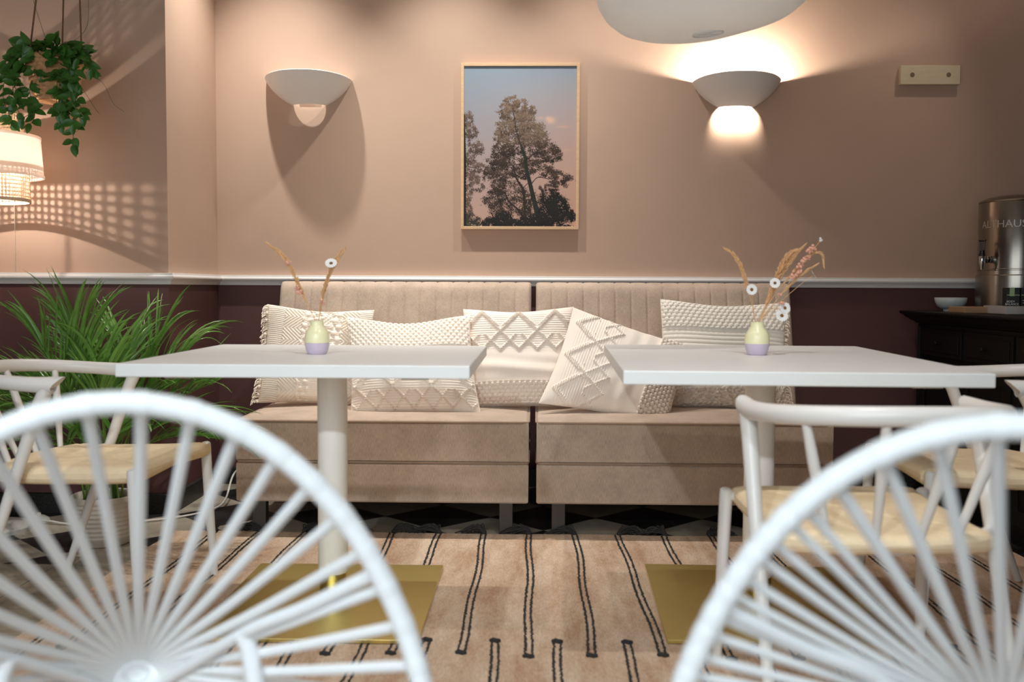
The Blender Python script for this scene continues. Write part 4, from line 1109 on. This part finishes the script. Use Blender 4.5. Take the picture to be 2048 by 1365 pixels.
tea_box('tea_box', (1.985, 4.083, SBZ+.032), 'black tea box with only a thin green line, touching the white jar', False)
jr = thing('white_jar', 'rounded white jar beside the tea boxes on the sideboard', 'jar', (1.905, 3.82, SBZ))
MB().lathe([(.0001, 0), (.028, 0), (.036, .006), (.042, .025), (.043, .055), (.040, .078), (.032, .088), (.024, .09), (.0001, .09)], 40).build('body', M['bowl'], jr)
MB().lathe([(.026, .089), (.026, .094), (.02, .098), (.006, .1), (.006, .106), (.0001, .108)], 32).build('lid', M['bowl'], jr)

ur = thing('tea_urn', 'tall brushed steel drink urn with spigot on the sideboard', 'urn', (2.078, 4.36, SBZ))
UR = .155
MB().lathe([(.0001, 0), (UR+.006, 0), (UR+.006, .158), (UR+.003, .162), (.0001, .162)], 96).build('base', M['steel'], ur, angle=30)
MB().lathe([(UR, .162), (UR, .180), (UR+.0015, .182), (UR+.0015, .186), (UR, .188), (UR, .468), (UR-.001, .470), (.0001, .470)], 96).build('tank', M['steel'], ur, angle=30)
MB().lathe([(UR, .471), (UR+.001, .474), (UR-.004, .480), (UR-.03, .492), (UR-.075, .501), (.06, .503), (.0001, .504)], 96).build('lid', M['steel'], ur, angle=30)
V, F = text_mesh('ALTHAUS', .044)
wx = V[:, 0].max()-V[:, 0].min(); ang = -PI/2+R(-49)+V[:, 0]/wx*R(74)
MB().add(np.stack([(UR+.0002+V[:, 2])*np.cos(ang), (UR+.0002+V[:, 2])*np.sin(ang), V[:, 1]+.374], 1), F).build('lettering', M['engrave'], ur, smooth=False)
a_ = -PI/2+R(-64); dv = np.array([math.cos(a_), math.sin(a_), 0]); sv = np.array([-math.sin(a_), math.cos(a_), 0])
tp = thing  # spigot: chrome neck, valve body, black lever
zc = .226
s = MB(); s.tube([dv*(UR-.004)+[0, 0, zc], dv*(UR+.012)+[0, 0, zc]], .016, 20); s.tube([dv*(UR+.01)+[0, 0, zc], dv*(UR+.055)+[0, 0, zc]], .009, 16)
s.lathe([(.0001, -.017), (.012, -.012), (.017, 0), (.012, .012), (.0001, .017)], 20, dv*(UR+.022)+[0, 0, zc]); sp_ = s.build('spigot', M['chrome'], ur)
c0 = dv*(UR+.055)
MB().lathe([(.0001, -.042), (.006, -.042), (.0075, -.03), (.012, -.012), (.013, .010), (.011, .016), (.0001, .017)], 20, c0+[0, 0, zc-.002]).build('valve', M['chrome'], sp_)
MB().lathe([(.015, 0), (.0155, .006), (.012, .008), (.011, .022), (.0001, .024)], 20, c0+[0, 0, zc+.015]).build('valve_cap', M['blackplastic'], sp_)
lv = MB(); zl = zc+.036
lv.tube([c0+sv*-.006+[0, 0, zl], c0+sv*-.011+[0, 0, zl+.042]], .0032, 8); lv.tube([c0+sv*.006+[0, 0, zl], c0+sv*.011+[0, 0, zl+.042]], .0032, 8); lv.tube([c0+sv*-.016+[0, 0, zl+.043], c0+sv*.016+[0, 0, zl+.043]], .0042, 8)
lv.build('lever', M['blackplastic'], sp_)

# ------------------------------------------------------------------ lights
def kelvin(name, kind, loc, power, col, **kw):
    l = bpy.data.lights.new(name, kind); l.energy = power; l.color = col
    for k_, v in kw.items(): setattr(l, k_, v)
    o = bpy.data.objects.new(name, l); COL.objects.link(o); o.location = loc; return o
def aim(o, tgt): o.rotation_euler = (Vector(tgt)-o.location).to_track_quat('-Z', 'Y').to_euler()
for x, p, c in ((-1.19, 116, (1., .985, .93)), (-.40, 102, (1., .985, .93)), (.25, 70, (1., .96, .92))):
    o = kelvin('ceiling_spot', 'SPOT', (x, 4.23, 2.86), p, c, spot_size=R(86), spot_blend=1., shadow_soft_size=.022); aim(o, (x, 4.48, 0))
o = kelvin('ceiling_spot', 'SPOT', (1.95, 4.12, 2.86), 13, (1., .90, .78), spot_size=R(52), spot_blend=.9, shadow_soft_size=.022); aim(o, (1.50, 4.72, 1.35))
for x, y, p, c in ((-.75, 1.9, 42, (1., .94, .88)), (.6, 1.9, 76, (1., .96, .92))):
    o = kelvin('downlight', 'SPOT', (x, y, 2.86), p, c, spot_size=R(100), spot_blend=.7, shadow_soft_size=.03); aim(o, (x*.8, y+.7, 0))
o = kelvin('window_daylight', 'AREA', (-.95, -.96, 1.30), 46, (.86, .94, 1.), shape='RECTANGLE', size=3.3, size_y=1.6); o.rotation_euler = (R(90), 0, 0)
for x, p, c in ((-.75, 152, (.82, .94, 1.)), (.75, 95, (.82, .94, 1.))):
    o = kelvin('track_spot', 'SPOT', (x, -.80, 2.20), p, c, spot_size=R(58), spot_blend=.6, shadow_soft_size=.04); aim(o, (x*.75, 1.25, .55))
w = bpy.data.worlds.new('World'); scene.world = w; w.use_nodes = True
bg = w.node_tree.nodes['Background']; bg.inputs['Color'].default_value = (.75, .87, 1., 1); bg.inputs['Strength'].default_value = .6

# ------------------------------------------------------------------ camera
FPX, HC = 1991., .946
cy_ = Vector((46, 105.5, -FPX)).normalized(); cx_ = Vector((1, -.0045, 0)); cx_ -= cy_*cx_.dot(cy_); cx_.normalize(); cz_ = cx_.cross(cy_)
Rm = Matrix((cx_, cy_, cz_))       # rows: world axes seen from the camera
cam = bpy.data.cameras.new('camera'); co = bpy.data.objects.new('camera', cam); COL.objects.link(co)
co.matrix_world = Matrix.Translation((0, 0, HC)) @ Rm.to_4x4()
cam.sensor_width = 36.; cam.lens = FPX/2048*36
cam.clip_start = .02
cam.dof.use_dof = True; cam.dof.focus_distance = 4.1; cam.dof.aperture_fstop = 2.8
scene.camera = co

vs = scene.view_settings; vs.view_transform = 'Standard'; vs.look = 'None'; vs.exposure = .0; vs.gamma = 1.; vs.use_curve_mapping = False
scene.cycles.use_denoising = True
scene.cycles.max_bounces = 10; scene.cycles.diffuse_bounces = 5
scene.cycles.sample_clamp_indirect = 6.
